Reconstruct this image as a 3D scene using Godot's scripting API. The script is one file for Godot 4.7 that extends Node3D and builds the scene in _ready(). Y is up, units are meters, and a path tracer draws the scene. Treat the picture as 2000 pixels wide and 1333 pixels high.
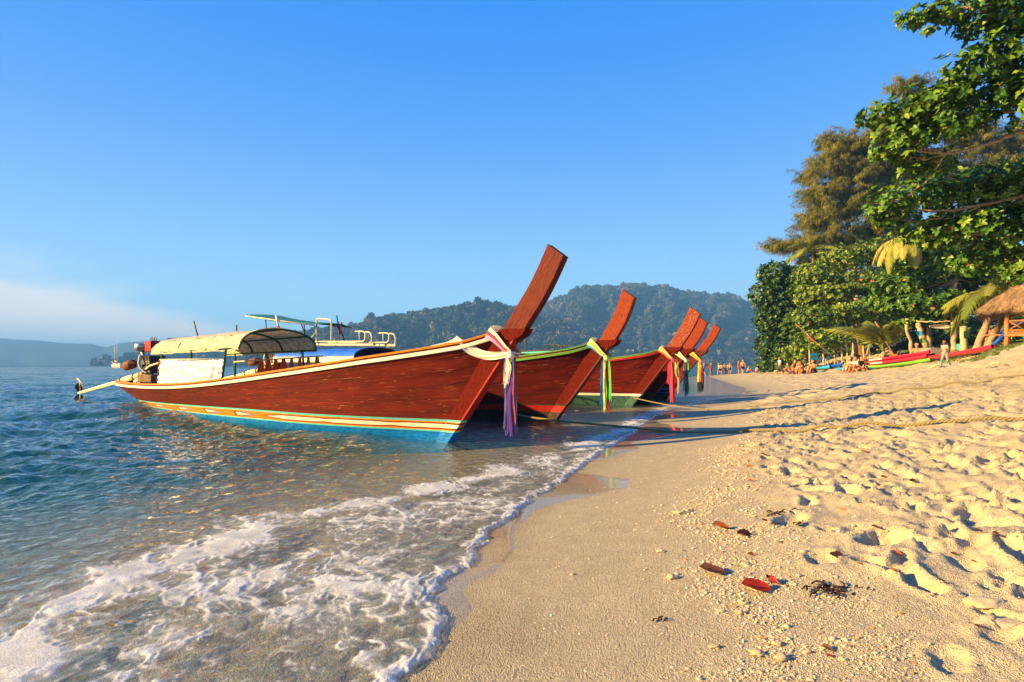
extends Node3D

const FL := 1050.0          # focal length in photograph pixels
const EYE := 1.25
var rng := RandomNumberGenerator.new()
var names := {}
var n1 := FastNoiseLite.new()
var n2 := FastNoiseLite.new()
var n3 := FastNoiseLite.new()
var M := {}
var pit := PackedFloat32Array()
const PN := 700
const PSTEP := 0.02
const PX0 := 0.2
const PD0 := 0.6


func _ready() -> void:
	rng.seed = 7
	setup_noise()
	# camera
	var cam := Camera3D.new()
	cam.name = "camera"
	cam.projection = Camera3D.PROJECTION_FRUSTUM
	cam.near = 0.1
	cam.far = 12000.0
	cam.size = 0.1 * 1333.0 / FL
	cam.frustum_offset = Vector2(0, 0.1 * 47.5 / FL)
	cam.position = Vector3(0, EYE, 0)
	add_child(cam)
	cam.current = true
	# sky, air, exposure
	var env := Environment.new()
	env.background_mode = Environment.BG_SKY
	var sky := Sky.new()
	var pano := PanoramaSkyMaterial.new()
	pano.panorama = sky_picture()
	sky.sky_material = pano
	env.sky = sky
	env.background_energy_multiplier = 0.262
	env.tonemap_mode = Environment.TONE_MAPPER_LINEAR
	env.tonemap_exposure = 4.0
	env.fog_enabled = true
	env.fog_density = 0.00044
	env.fog_light_color = Color(0.43, 0.69, 1.0)
	env.volumetric_fog_enabled = true
	env.volumetric_fog_density = 0.0
	env.sdfgi_enabled = true
	env.ssao_enabled = true
	env.ssil_enabled = true
	var we := WorldEnvironment.new()
	we.name = "world_environment"
	we.environment = env
	add_child(we)
	# low warm sun from the left
	var sun := DirectionalLight3D.new()
	sun.name = "sun"
	var el := deg_to_rad(18.0)
	sun.basis = Basis.looking_at(Vector3(0.985 * cos(el), -sin(el), -0.17 * cos(el)), Vector3.UP)
	sun.light_color = Color(1.0, 0.855, 0.53)
	sun.light_energy = 1.6
	sun.light_angular_distance = 0.5
	sun.shadow_enabled = true
	add_child(sun)
	make_materials()
	make_pits()
	make_sand()
	make_water()
	make_hills()
	make_boats()
	make_trees()
	make_shore()


func setup_noise() -> void:
	n1.seed = 11
	n1.noise_type = FastNoiseLite.TYPE_SIMPLEX_SMOOTH
	n1.fractal_type = FastNoiseLite.FRACTAL_FBM
	n1.fractal_octaves = 3
	n1.frequency = 1.0
	n2.seed = 23
	n2.noise_type = FastNoiseLite.TYPE_SIMPLEX_SMOOTH
	n2.fractal_type = FastNoiseLite.FRACTAL_NONE
	n2.frequency = 1.0
	n3.seed = 5
	n3.noise_type = FastNoiseLite.TYPE_CELLULAR
	n3.cellular_return_type = FastNoiseLite.RETURN_DISTANCE2_SUB
	n3.cellular_jitter = 1.0
	n3.fractal_type = FastNoiseLite.FRACTAL_NONE
	n3.frequency = 1.0


# ---------- naming and tagging
func numbered(called: String) -> String:
	if not names.has(called):
		names[called] = 0
		return called
	names[called] += 1
	return "%s_%03d" % [called, names[called]]


func tag(o: Node, label: String, category := "", group := "") -> Node:
	if label: o.set_meta("label", label)
	if category: o.set_meta("category", category)
	if group: o.set_meta("group", group)
	return o


func thing(called: String, label: String, category: String, at := Vector3.ZERO, group := "", basis_ := Basis()) -> Node3D:
	var o := Node3D.new()
	o.name = numbered(called)
	add_child(o)
	o.transform = Transform3D(basis_, at)
	tag(o, label, category, group)
	return o


func put(called: String, mesh: Mesh, mat: Material, parent: Node = self, at := Transform3D()) -> MeshInstance3D:
	var o := MeshInstance3D.new()
	o.name = numbered(called) if parent == self else called
	o.mesh = mesh
	if mat: o.material_override = mat
	o.transform = at
	parent.add_child(o, true)
	return o


func many(called: String, mesh: Mesh, mat: Material, xf: Array, cols: Array, parent: Node = self) -> MultiMeshInstance3D:
	var mm := MultiMesh.new()
	mm.transform_format = MultiMesh.TRANSFORM_3D
	mm.use_colors = cols.size() > 0
	mm.mesh = mesh
	mm.instance_count = xf.size()
	for i in xf.size():
		mm.set_instance_transform(i, xf[i])
		if cols.size() > 0: mm.set_instance_color(i, cols[i])
	var o := MultiMeshInstance3D.new()
	o.name = numbered(called) if parent == self else called
	o.multimesh = mm
	o.material_override = mat
	o.set_meta("kind", "stuff")
	parent.add_child(o, true)
	return o


func structure(o: Node, label: String) -> void:
	o.set_meta("kind", "structure")
	o.set_meta("label", label)


# ---------- places: a spot seen at (px, py) of the photograph, d metres ahead
func P(px: float, py: float, d: float) -> Vector3:
	return Vector3((px - 1000.0) / FL * d, EYE + (714.0 - py) / FL * d, -d)


func on_sand(x: float, d: float, up := 0.0) -> Vector3:
	return Vector3(x, ground(x, d) + up, -d)


# ---------- mesh helpers
func begin(smooth := true) -> SurfaceTool:
	var st := SurfaceTool.new()
	st.begin(Mesh.PRIMITIVE_TRIANGLES)
	st.set_smooth_group(0 if smooth else -1)
	return st


func done(st: SurfaceTool) -> ArrayMesh:
	st.generate_normals()
	return st.commit()


func tri(st: SurfaceTool, a: Vector3, b: Vector3, c: Vector3) -> void:
	st.add_vertex(a); st.add_vertex(b); st.add_vertex(c)


func quad(st: SurfaceTool, a: Vector3, b: Vector3, c: Vector3, d: Vector3) -> void:
	tri(st, a, b, c); tri(st, a, c, d)


func quad_uv(st: SurfaceTool, a: Vector3, b: Vector3, c: Vector3, d: Vector3, ua: Vector2, ub: Vector2, uc: Vector2, ud: Vector2) -> void:
	st.set_uv(ua); st.add_vertex(a); st.set_uv(ub); st.add_vertex(b); st.set_uv(uc); st.add_vertex(c)
	st.set_uv(ua); st.add_vertex(a); st.set_uv(uc); st.add_vertex(c); st.set_uv(ud); st.add_vertex(d)


# box with chamfered edges; xf places it
func box(st: SurfaceTool, xf: Transform3D, size: Vector3, ch := 0.008) -> void:
	var h := size * 0.5
	ch = minf(ch, minf(h.x, minf(h.y, h.z)) * 0.45)
	st.set_smooth_group(-1)
	for ax in 3:
		for s in [-1.0, 1.0]:
			var u := (ax + 1) % 3
			var v := (ax + 2) % 3
			var q := []
			for c in [[-1, -1], [1, -1], [1, 1], [-1, 1]]:
				var p := Vector3.ZERO
				p[ax] = s * h[ax]; p[u] = c[0] * (h[u] - ch); p[v] = c[1] * (h[v] - ch)
				q.append(xf * p)
			if s > 0: quad(st, q[3], q[2], q[1], q[0])
			else: quad(st, q[0], q[1], q[2], q[3])
	for ax in 3:
		var u := (ax + 1) % 3
		var v := (ax + 2) % 3
		for su in [-1.0, 1.0]:
			for sv in [-1.0, 1.0]:
				var q := []
				for k in [[-1, 0], [1, 0], [1, 1], [-1, 1]]:
					var p := Vector3.ZERO
					p[ax] = k[0] * (h[ax] - ch)
					p[u] = su * (h[u] - (ch if k[1] == 0 else 0.0)); p[v] = sv * (h[v] - (0.0 if k[1] == 0 else ch))
					q.append(xf * p)
				if su * sv > 0: quad(st, q[0], q[1], q[2], q[3])
				else: quad(st, q[3], q[2], q[1], q[0])
	for sx in [-1.0, 1.0]:
		for sy in [-1.0, 1.0]:
			for sz in [-1.0, 1.0]:
				var a := xf * Vector3(sx * h.x, sy * (h.y - ch), sz * (h.z - ch))
				var b := xf * Vector3(sx * (h.x - ch), sy * h.y, sz * (h.z - ch))
				var c := xf * Vector3(sx * (h.x - ch), sy * (h.y - ch), sz * h.z)
				if sx * sy * sz > 0: tri(st, a, c, b)
				else: tri(st, a, b, c)
	st.set_smooth_group(0)


# bar between two points with a rectangular section
func bar(st: SurfaceTool, a: Vector3, b: Vector3, w: float, h: float, ch := 0.006) -> void:
	var z := (b - a).normalized()
	var up := Vector3.UP if absf(z.y) < 0.95 else Vector3.RIGHT
	var x := up.cross(z).normalized()
	box(st, Transform3D(Basis(x, z.cross(x), z), (a + b) * 0.5), Vector3(w, h, a.distance_to(b)), ch)


func tube(st: SurfaceTool, pts: Array, rads: Array, sides := 8, cap := true) -> void:
	var n := pts.size()
	var rings := []
	var x := Vector3.ZERO
	for i in n:
		var t: Vector3 = (pts[mini(i + 1, n - 1)] - pts[maxi(i - 1, 0)]).normalized()
		if i == 0:
			x = t.cross(Vector3.UP if absf(t.y) < 0.9 else Vector3.RIGHT).normalized()
		else:
			x = (x - t * x.dot(t)).normalized()
		var y := t.cross(x)
		var r: float = rads[i] if rads.size() > 1 else rads[0]
		var ring := []
		for k in sides:
			var a := TAU * k / sides
			ring.append(pts[i] + (x * cos(a) + y * sin(a)) * r)
		rings.append(ring)
	var run := 0.0
	for i in n - 1:
		var nx: float = run + (pts[i + 1] - pts[i]).length()
		for k in sides:
			var k2 := (k + 1) % sides
			quad_uv(st, rings[i][k], rings[i][k2], rings[i + 1][k2], rings[i + 1][k], Vector2(float(k) / sides, run), Vector2(float(k + 1) / sides, run), Vector2(float(k + 1) / sides, nx), Vector2(float(k) / sides, nx))
		run = nx
	if cap:
		for e in [0, n - 1]:
			for k in range(1, sides - 1):
				if e == 0: tri(st, rings[e][0], rings[e][k + 1], rings[e][k])
				else: tri(st, rings[e][0], rings[e][k], rings[e][k + 1])


# surface through rows of points
func loft(st: SurfaceTool, rows: Array, us := 1.0, vs := 1.0, closed := false) -> void:
	for i in rows.size() - 1:
		var a: Array = rows[i]
		var b: Array = rows[i + 1]
		var m := a.size()
		for j in (m if closed else m - 1):
			var k := (j + 1) % m
			var u0 := us * j / (m - 1.0)
			var u1 := us * (j + 1) / (m - 1.0)
			var v0 := vs * i / (rows.size() - 1.0)
			var v1 := vs * (i + 1) / (rows.size() - 1.0)
			quad_uv(st, a[j], a[k], b[k], b[j], Vector2(u0, v0), Vector2(u1, v0), Vector2(u1, v1), Vector2(u0, v1))


func lathe(st: SurfaceTool, xf: Transform3D, prof: Array, sides := 16) -> void:
	var rows := []
	for p in prof:
		var row := []
		for k in sides:
			var a := -TAU * k / sides
			row.append(xf * Vector3(cos(a) * p.x, p.y, sin(a) * p.x))
		rows.append(row)
	loft(st, rows, 1, 1, true)


func frame_along(a: Vector3, b: Vector3) -> Transform3D:   # y axis runs from a to b
	var y := (b - a).normalized()
	var x := y.cross(Vector3.UP if absf(y.y) < 0.9 else Vector3.RIGHT).normalized()
	return Transform3D(Basis(x, y, x.cross(y)), a)


func spline(pts: Array, per := 8) -> Array:
	var out := []
	for i in pts.size() - 1:
		var p0: Vector3 = pts[maxi(i - 1, 0)]
		var p3: Vector3 = pts[mini(i + 2, pts.size() - 1)]
		for k in per:
			out.append((pts[i] as Vector3).cubic_interpolate(pts[i + 1], p0, p3, float(k) / per))
	out.append(pts[-1])
	return out


func table(t: Array, x: float) -> float:   # smooth lookup in [[x, y], ...]
	if x <= t[0][0]: return t[0][1]
	var n := t.size()
	for i in n - 1:
		if x <= t[i + 1][0]:
			var a: Array = t[i]
			var b: Array = t[i + 1]
			var z: Array = t[maxi(i - 1, 0)]
			var c: Array = t[mini(i + 2, n - 1)]
			var h: float = b[0] - a[0]
			var w: float = (x - a[0]) / h
			var m0: float = (b[1] - z[1]) / (b[0] - z[0]) * h
			var m1: float = (c[1] - a[1]) / (c[0] - a[0]) * h
			# slopes kept from overshooting
			var rise: float = b[1] - a[1]
			m0 = clampf(m0, -3.0 * absf(rise), 3.0 * absf(rise))
			m1 = clampf(m1, -3.0 * absf(rise), 3.0 * absf(rise))
			var w2 := w * w
			var w3 := w2 * w
			return a[1] * (2.0 * w3 - 3.0 * w2 + 1.0) + m0 * (w3 - 2.0 * w2 + w) + b[1] * (3.0 * w2 - 2.0 * w3) + m1 * (w3 - w2)
	return t[-1][1]


func blob(seed_: int, rough := 0.3, subdiv := 1) -> ArrayMesh:   # rough little stone
	var sm := SphereMesh.new()
	sm.radial_segments = 5 + 3 * subdiv
	sm.rings = 2 + 2 * subdiv
	sm.radius = 1.0
	sm.height = 2.0
	var a := sm.get_mesh_arrays()
	var v: PackedVector3Array = a[Mesh.ARRAY_VERTEX]
	for i in v.size():
		v[i] *= 1.0 + rough * n2.get_noise_3d(v[i].x * 1.3 + seed_ * 7.1, v[i].y * 1.3, v[i].z * 1.3)
	a[Mesh.ARRAY_VERTEX] = v
	a[Mesh.ARRAY_TANGENT] = null
	var am := ArrayMesh.new()
	am.add_surface_from_arrays(Mesh.PRIMITIVE_TRIANGLES, a)
	var st := SurfaceTool.new()
	st.create_from(am, 0)
	st.generate_normals()
	return st.commit()


# ---------- materials
func lin(r: float, g: float, b: float) -> Color:
	return Color(r, g, b).linear_to_srgb()


func mat(called: String, c: Color, rough := 0.7, metal := 0.0) -> StandardMaterial3D:
	var m := StandardMaterial3D.new()
	m.resource_name = called
	m.albedo_color = Color(c.r, c.g, c.b).linear_to_srgb()
	m.roughness = rough
	m.metallic = metal
	if metal == 0.0 and rough > 0.3: m.metallic_specular = 0.25
	M[called] = m
	return m


func noise_tex(seed_: int, freq: float, size := 512, octaves := 4, ramp: Array = [], normal := false, bump := 4.0, kind := FastNoiseLite.TYPE_SIMPLEX_SMOOTH) -> NoiseTexture2D:
	var f := FastNoiseLite.new()
	f.seed = seed_
	f.noise_type = kind
	f.frequency = freq
	f.fractal_octaves = octaves
	var t := NoiseTexture2D.new()
	t.width = size
	t.height = size
	t.seamless = true
	t.noise = f
	if normal:
		t.as_normal_map = true
		t.bump_strength = bump
	if ramp:
		var g := Gradient.new()
		g.offsets = PackedFloat32Array(ramp.map(func(p): return p[0]))
		g.colors = PackedColorArray(ramp.map(func(p): return p[1]))
		t.color_ramp = g
	return t


# base colour broken up by noise; world or own axes; scale in repeats per metre
func worn(m: StandardMaterial3D, scale: Vector3, seed_: int, lo := 0.75, hi := 1.2, bump := 0.0, world := false) -> StandardMaterial3D:
	var g0 := Color(lo / 1.2, lo / 1.2, lo / 1.2).linear_to_srgb()
	var g1 := Color(hi / 1.2, hi / 1.2, hi / 1.2).linear_to_srgb()
	m.albedo_texture = noise_tex(seed_, 0.02, 256, 5, [[0.25, g0], [0.75, g1]])
	var c := m.albedo_color.srgb_to_linear()
	m.albedo_color = Color(c.r * 1.2, c.g * 1.2, c.b * 1.2).linear_to_srgb()
	m.uv1_triplanar = true
	m.uv1_world_triplanar = world
	m.uv1_scale = scale
	if bump > 0:
		m.heightmap_enabled = true
		m.heightmap_texture = m.albedo_texture
		m.heightmap_scale = bump
	return m


func vcol(m: StandardMaterial3D) -> StandardMaterial3D:
	m.vertex_color_use_as_albedo = true
	return m


# ---------- sky: clear blue, paler and warmer towards the low sun, thin cloud bank on the left
func sky_picture() -> ImageTexture:
	var w := 768
	var h := 384
	var im := Image.create_empty(w, h, false, Image.FORMAT_RGBF)
	var f := FastNoiseLite.new()
	f.seed = 3
	f.frequency = 1.0
	f.fractal_octaves = 4
	for j in h:
		var e := (0.5 - (j + 0.5) / h) * PI
		var y := sin(e)
		for i in w:
			var a := ((i + 0.5) / w - 0.25) * TAU
			var x := cos(a) * cos(e)
			var z := sin(a) * cos(e)
			var t := pow(clampf(1.0 - maxf(y, 0.0), 0, 1), 3.6)
			var c := Vector3(0.0, 0.245, 0.93).lerp(Vector3(0.64, 1.10, 1.25), t)
			# glow round the sun's side
			var cs := x * -0.947 + y * 0.276 + z * 0.163
			var g := pow(clampf(cs * 0.5 + 0.5, 0, 1), 5.0)
			c += Vector3(0.30, 0.20, 0.08) * g * pow(clampf(1.0 - maxf(y, 0.0), 0, 1), 5.0)
			c = c.lerp(Vector3(0.62, 0.72, 0.86), 0.16 * pow(clampf(1.0 - maxf(y, 0.0), 0, 1), 12.0))
			# thin cloud bank
			if y > -0.02 and y < 0.4:
				var az := rad_to_deg(atan2(x, -z))
				var top := clampf(lerpf(0.168, 0.03, smoothstep(-52.0, -16.0, az)), 0.0, 0.145)
				var n := f.get_noise_3d(x * 3.0, y * 22.0, z * 3.0) * 0.55 + f.get_noise_3d(x * 7.0, y * 70.0, z * 7.0) * 0.4
				var k := smoothstep(0.018, -0.04, y - top - n * 0.05) * smoothstep(-8.0, -26.0, az)
				k *= 1.0 - smoothstep(-110.0, -150.0, az)
				k = clampf(k * (0.9 + n * 0.5), 0, 1)
				var warm := smoothstep(0.14, 0.0, y)
				c = c.lerp(Vector3(1.40, 1.18, 0.98).lerp(Vector3(2.1, 1.45, 0.85), warm), k * 0.72)
			if y < 0: c = Vector3(0.18, 0.24, 0.3)
			im.set_pixel(i, j, Color(c.x, c.y, c.z))
	return ImageTexture.create_from_image(im)


# ---------- the lie of the land
const SHORE := [[0.0, -0.95], [1.3, -0.65], [2.12, -0.46], [2.35, -0.30], [2.6, -0.29], [2.85, -0.43], [3.2, -0.33], [3.7, -0.2], [4.43, 0.0], [6.0, 0.6], [7.9, 1.35], [9.65, 2.15], [12.0, 3.05], [14.4, 4.1], [18.0, 6.2], [23.4, 9.9], [29.0, 12.6], [34.5, 14.2], [43.0, 16.8], [52.0, 19.5], [60.0, 22.0], [66.0, 24.6], [75.0, 30.0], [90.0, 41.0], [120.0, 64.0], [200.0, 125.0], [400.0, 260.0], [9000.0, 6500.0]]
const PROFILE := [[-400.0, -6.0], [-60.0, -4.6], [-30.0, -2.9], [-14.0, -1.45], [-6.0, -0.55], [-2.5, -0.17], [-1.0, -0.055], [0.0, -0.005], [1.0, 0.06], [2.0, 0.17], [4.0, 0.45], [7.0, 0.95], [8.5, 1.38], [10.0, 1.92], [12.0, 2.3], [16.0, 2.5], [60.0, 2.7], [400.0, 3.2]]


func shore(d: float) -> float:
	return table(SHORE, d)


func inland(x: float, d: float) -> float:
	var k := 0.93 if d < 12.0 else lerpf(0.93, 0.86, clampf((d - 12.0) / 15.0, 0, 1))
	return (x - shore(d)) * k


func ground(x: float, d: float) -> float:
	return lay(inland(x, d), d)


func lay(s: float, d: float) -> float:   # the far end of the beach lies lower
	var y := table(PROFILE, s)
	return y * lerpf(1.0, 0.5, smoothstep(48.0, 78.0, d)) if y > 0.0 else y


func pits_at(x: float, d: float) -> float:
	var u := (x - PX0) / PSTEP
	var v := (d - PD0) / PSTEP
	if u < 0 or v < 0 or u >= PN - 2 or v >= PN - 2: return 0.0
	var i := int(u)
	var j := int(v)
	u -= i
	v -= j
	var k := j * PN + i
	return lerpf(lerpf(pit[k], pit[k + 1], u), lerpf(pit[k + PN], pit[k + PN + 1], u), v)


func make_pits() -> void:
	pit.resize(PN * PN)
	for n in 420:
		var px := PX0 + rng.randf() * PN * PSTEP
		var pd := PD0 + pow(rng.randf(), 1.2) * PN * PSTEP
		var way := rng.randf_range(-0.7, 0.7) + (PI * 0.5 if rng.randf() < 0.75 else 0.0) + (PI if rng.randf() < 0.5 else 0.0)
		for k in rng.randi_range(5, 14):
			way += rng.randf_range(-0.15, 0.15)
			var fw := Vector2(cos(way), sin(way))
			px += fw.x * 0.55
			pd += fw.y * 0.55
			var lat := Vector2(-fw.y, fw.x) * (0.09 if k % 2 == 0 else -0.09)
			var deep := rng.randf_range(0.022, 0.05)
			if inland(px, pd) < 2.15: continue
			press(px + lat.x + fw.x * 0.06, pd + lat.y + fw.y * 0.06, way, rng.randf_range(0.08, 0.10), rng.randf_range(0.048, 0.06), deep)
			press(px + lat.x - fw.x * 0.075, pd + lat.y - fw.y * 0.075, way, 0.06, 0.045, deep * rng.randf_range(0.7, 1.1))
	for n in 1700:
		var x := PX0 + rng.randf() * PN * PSTEP
		var d := PD0 + pow(rng.randf(), 1.2) * PN * PSTEP
		var s := inland(x, d)
		if s < 1.95 or (s < 2.5 and rng.randf() < 0.6): continue
		var foot := rng.randf() < 0.75
		var la := rng.randf_range(0.11, 0.17) if foot else rng.randf_range(0.08, 0.20)
		var lb := la * (rng.randf_range(0.42, 0.6) if foot else rng.randf_range(0.6, 1.0))
		var dep := rng.randf_range(0.016, 0.052) * (1.0 if foot else rng.randf_range(-0.6, 1.0))
		var a := rng.randf_range(-0.5, 0.5) + (1.25 if rng.randf() < 0.7 else 0.2)
		press(x, d, a, la, lb, dep)


func press(x: float, d: float, a: float, la: float, lb: float, dep: float) -> void:
	var ca := cos(a)
	var sa := sin(a)
	var R := int(la * 2.2 / PSTEP) + 1
	var ci := int((x - PX0) / PSTEP)
	var cj := int((d - PD0) / PSTEP)
	for j in range(maxi(0, cj - R), mini(PN, cj + R + 1)):
		for i in range(maxi(0, ci - R), mini(PN, ci + R + 1)):
			var dx := PX0 + i * PSTEP - x
			var dd := PD0 + j * PSTEP - d
			var u := (dx * ca + dd * sa) / la
			var v := (-dx * sa + dd * ca) / lb
			var q := u * u + v * v
			if q > 5.0: continue
			q *= 1.0 + 0.35 * n2.get_noise_2d((x + dx) * 14.0, (d + dd) * 14.0)
			var k := j * PN + i
			var hole := dep * smoothstep(1.12, 0.55, q)
			var rim := dep * 0.34 * exp(-pow((sqrt(q) - 1.3) * 2.6, 2.0))
			pit[k] = lerpf(pit[k], minf(pit[k], 0.0) * 0.35 - hole, smoothstep(1.12, 0.6, q)) + rim


func sand_height(x: float, d: float, s: float) -> float:
	var y := lay(s, d)
	if s > 0.6:
		var dry := smoothstep(1.3, 3.0, s)
		y += dry * (n1.get_noise_2d(x * 0.9, d * 0.9) * 0.05 + n1.get_noise_2d(x * 3.1 + 9.0, d * 3.1) * 0.026)
		if d < 9.0: y += (0.15 * smoothstep(0.6, 1.3, s) + dry) * n1.get_noise_2d(x * 17.0, d * 17.0) * 0.0042 + dry * n1.get_noise_2d(x * 8.0 + 3.0, d * 8.0) * 0.011 + (dry * n2.get_noise_2d(x * 34.0, d * 34.0) * 0.0022 if d < 5.0 else 0.0)
		y += pits_at(x, d)
		if d > 15.0: y += dry * (n2.get_noise_2d(x * 1.7, d * 0.8) * 0.05 + n2.get_noise_2d(x * 3.3, d * 1.5 + 4.0) * 0.045)
	if s < 1.5: y += n1.get_noise_2d(x * 0.8, d * 0.8) * 0.006 * smoothstep(1.5, 0.1, s)
	if s < -3.0: y += n1.get_noise_2d(x * 0.25, d * 0.25) * 0.10 * smoothstep(-3.0, -6.0, s)
	return y


func radii(r0: float, r1: float, growth: float, far: float, growth2: float) -> PackedFloat32Array:
	var out := PackedFloat32Array()
	var r := r0
	while r < r1:
		out.append(r)
		r *= growth
	while r < far:
		out.append(r)
		r *= growth2
	out.append(far)
	return out


# a sheet laid out in rings round the viewer, finer where it is near
func sheet(rs: PackedFloat32Array, a0: float, a1: float, cols: int, height: Callable, color: Callable, keep: Callable) -> ArrayMesh:
	var rows := rs.size()
	var v := PackedVector3Array()
	var c := PackedColorArray()
	var ok := PackedByteArray()
	v.resize(rows * cols)
	c.resize(rows * cols)
	ok.resize(rows * cols)
	var sx := PackedFloat32Array()
	var cx := PackedFloat32Array()
	for k in cols:
		var a := deg_to_rad(lerpf(a0, a1, k / (cols - 1.0)))
		sx.append(sin(a))
		cx.append(cos(a))
	for i in rows:
		for k in cols:
			var n := i * cols + k
			var x := rs[i] * sx[k]
			var d := rs[i] * cx[k]
			var s := inland(x, d)
			if not keep.call(s):
				v[n] = Vector3(x, 0, -d)
				continue
			ok[n] = 1
			v[n] = Vector3(x, height.call(x, d, s, rs[i]), -d)
			c[n] = color.call(x, d, s)
	var nm := PackedVector3Array()
	nm.resize(rows * cols)
	for i in rows:
		for k in cols:
			var n := i * cols + k
			if not ok[n]: continue
			var du := v[i * cols + mini(k + 1, cols - 1)] - v[i * cols + maxi(k - 1, 0)]
			var dv := v[mini(i + 1, rows - 1) * cols + k] - v[maxi(i - 1, 0) * cols + k]
			nm[n] = du.cross(dv).normalized()
	var idx := PackedInt32Array()
	for i in rows - 1:
		for k in cols - 1:
			var n := i * cols + k
			if ok[n] and ok[n + 1] and ok[n + cols] and ok[n + cols + 1]:
				idx.append_array([n, n + cols, n + cols + 1, n, n + cols + 1, n + 1])
	var arr := []
	arr.resize(Mesh.ARRAY_MAX)
	arr[Mesh.ARRAY_VERTEX] = v
	arr[Mesh.ARRAY_NORMAL] = nm
	arr[Mesh.ARRAY_COLOR] = c
	arr[Mesh.ARRAY_INDEX] = idx
	var m := ArrayMesh.new()
	m.add_surface_from_arrays(Mesh.PRIMITIVE_TRIANGLES, arr)
	return m


# grain that repeats without a seam: random lattices of several cell sizes that wrap round
func grain(size: int, cells: Array, shares: Array, seed_: int) -> PackedFloat32Array:
	var r := RandomNumberGenerator.new()
	r.seed = seed_
	var out := PackedFloat32Array()
	out.resize(size * size)
	for o in cells.size():
		var n := int(size / float(cells[o]))
		var lat := PackedFloat32Array()
		for k in n * n: lat.append(r.randf())
		var q := n / float(size)
		var w: float = shares[o]
		for y in size:
			var v := y * q
			var j := int(v)
			var fv := smoothstep(0.0, 1.0, v - j)
			var j0 := j % n * n
			var j1 := (j + 1) % n * n
			for x in size:
				var u := x * q
				var i := int(u)
				var fu := smoothstep(0.0, 1.0, u - i)
				var i0 := i % n
				var i1 := (i + 1) % n
				out[y * size + x] += w * lerpf(lerpf(lat[j0 + i0], lat[j0 + i1], fu), lerpf(lat[j1 + i0], lat[j1 + i1], fu), fv)
	return out


func grey_picture(a: PackedFloat32Array, size: int, ramp: Array) -> ImageTexture:
	var bytes := PackedByteArray()
	bytes.resize(a.size())
	for k in a.size():
		var t := a[k]
		var y: float = ramp[0][1]
		for i in ramp.size() - 1:
			if t >= ramp[i][0]: y = lerpf(ramp[i][1], ramp[i + 1][1], clampf((t - ramp[i][0]) / (ramp[i + 1][0] - ramp[i][0]), 0, 1))
		bytes[k] = int(clampf(y, 0, 1) * 255.0)
	return ImageTexture.create_from_image(Image.create_from_data(size, size, false, Image.FORMAT_L8, bytes))


func make_sand() -> void:
	var m := vcol(mat("sand", Color(1, 1, 1), 0.95))
	var g := grain(640, [3, 6, 13], [0.48, 0.34, 0.18], 31)
	m.albedo_texture = grey_picture(g, 640, [[0.22, 0.66], [0.40, 0.87], [0.62, 0.95], [0.85, 1.0]])
	m.uv1_triplanar = true
	m.uv1_world_triplanar = true
	m.uv1_scale = Vector3.ONE * 1.7
	m.heightmap_enabled = true
	m.heightmap_texture = grey_picture(g, 640, [[0.0, 0.0], [1.0, 1.0]])
	m.heightmap_scale = 1.25
	m.metallic_specular = 0.35
	var col := func(x: float, d: float, s: float) -> Color:
		var w := n1.get_noise_2d(x * 0.7, d * 0.7)
		var dry := smoothstep(0.5, 2.3, s + w * 0.7)
		var wet := smoothstep(0.55, 0.05, s + w * 0.25)
		var c := Color(0.50, 0.40, 0.255).lerp(Color(0.575, 0.452, 0.275), dry)
		c = c.lerp(Color(0.41, 0.325, 0.205), wet)
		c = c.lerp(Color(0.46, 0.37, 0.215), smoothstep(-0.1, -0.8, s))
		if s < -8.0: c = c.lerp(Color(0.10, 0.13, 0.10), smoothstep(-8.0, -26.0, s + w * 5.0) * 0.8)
		var k := 1.0 + 0.07 * n2.get_noise_2d(x * 5.0, d * 5.0)
		return Color(c.r * k, c.g * k, c.b * k)
	var hh := func(x: float, d: float, s: float, _r: float) -> float: return sand_height(x, d, s)
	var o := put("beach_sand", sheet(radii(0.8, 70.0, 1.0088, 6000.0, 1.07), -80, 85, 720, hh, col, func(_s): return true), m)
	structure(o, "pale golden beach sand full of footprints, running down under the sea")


func wave(x: float, d: float, s: float, r: float) -> float:
	var off := smoothstep(-1.5, -9.0, s)
	var mid := smoothstep(-0.3, -3.0, s)
	var y := 0.0
	var cell := r * 0.0085
	# swell running to the beach, then chop of shorter and shorter length
	var w := n2.get_noise_2d(x * 0.09, d * 0.09) * 2.2
	var a0 := smoothstep(3.0, 1.0, cell)
	y += a0 * (0.012 * mid + 0.034 * off) * sin(0.62 * x * 1.2 - d * 0.9 + w * 2.0)
	y += smoothstep(9.0, 3.0, cell) * 0.16 * off * n2.get_noise_2d(x * 0.10 + 8.0, d * 0.17)
	y += a0 * 0.11 * off * (0.5 - absf(n2.get_noise_2d(x * 0.30 + 3.0, d * 0.55)))
	y += smoothstep(1.0, 0.3, cell) * (0.007 * mid + 0.095 * off) * (0.4 - absf(n2.get_noise_2d(x * 0.75, d * 1.5 + 30.0)))
	y += smoothstep(0.5, 0.12, cell) * (0.0015 + 0.005 * mid + 0.040 * off) * n2.get_noise_2d(x * 2.0 + 50.0, d * 3.4)
	if r < 16.0: y += smoothstep(0.2, 0.05, cell) * (0.001 + 0.0025 * mid + 0.004 * off) * n2.get_noise_2d(x * 5.5, d * 9.0 + 11.0)
	# the spent wave rolling over the shallows
	var e := -s
	y += 0.022 * exp(-pow((e - 2.6 - 0.5 * n2.get_noise_2d(d * 0.5, 4.0)) * 2.2, 2.0)) * smoothstep(9.0, 4.0, d)
	return y


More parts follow.
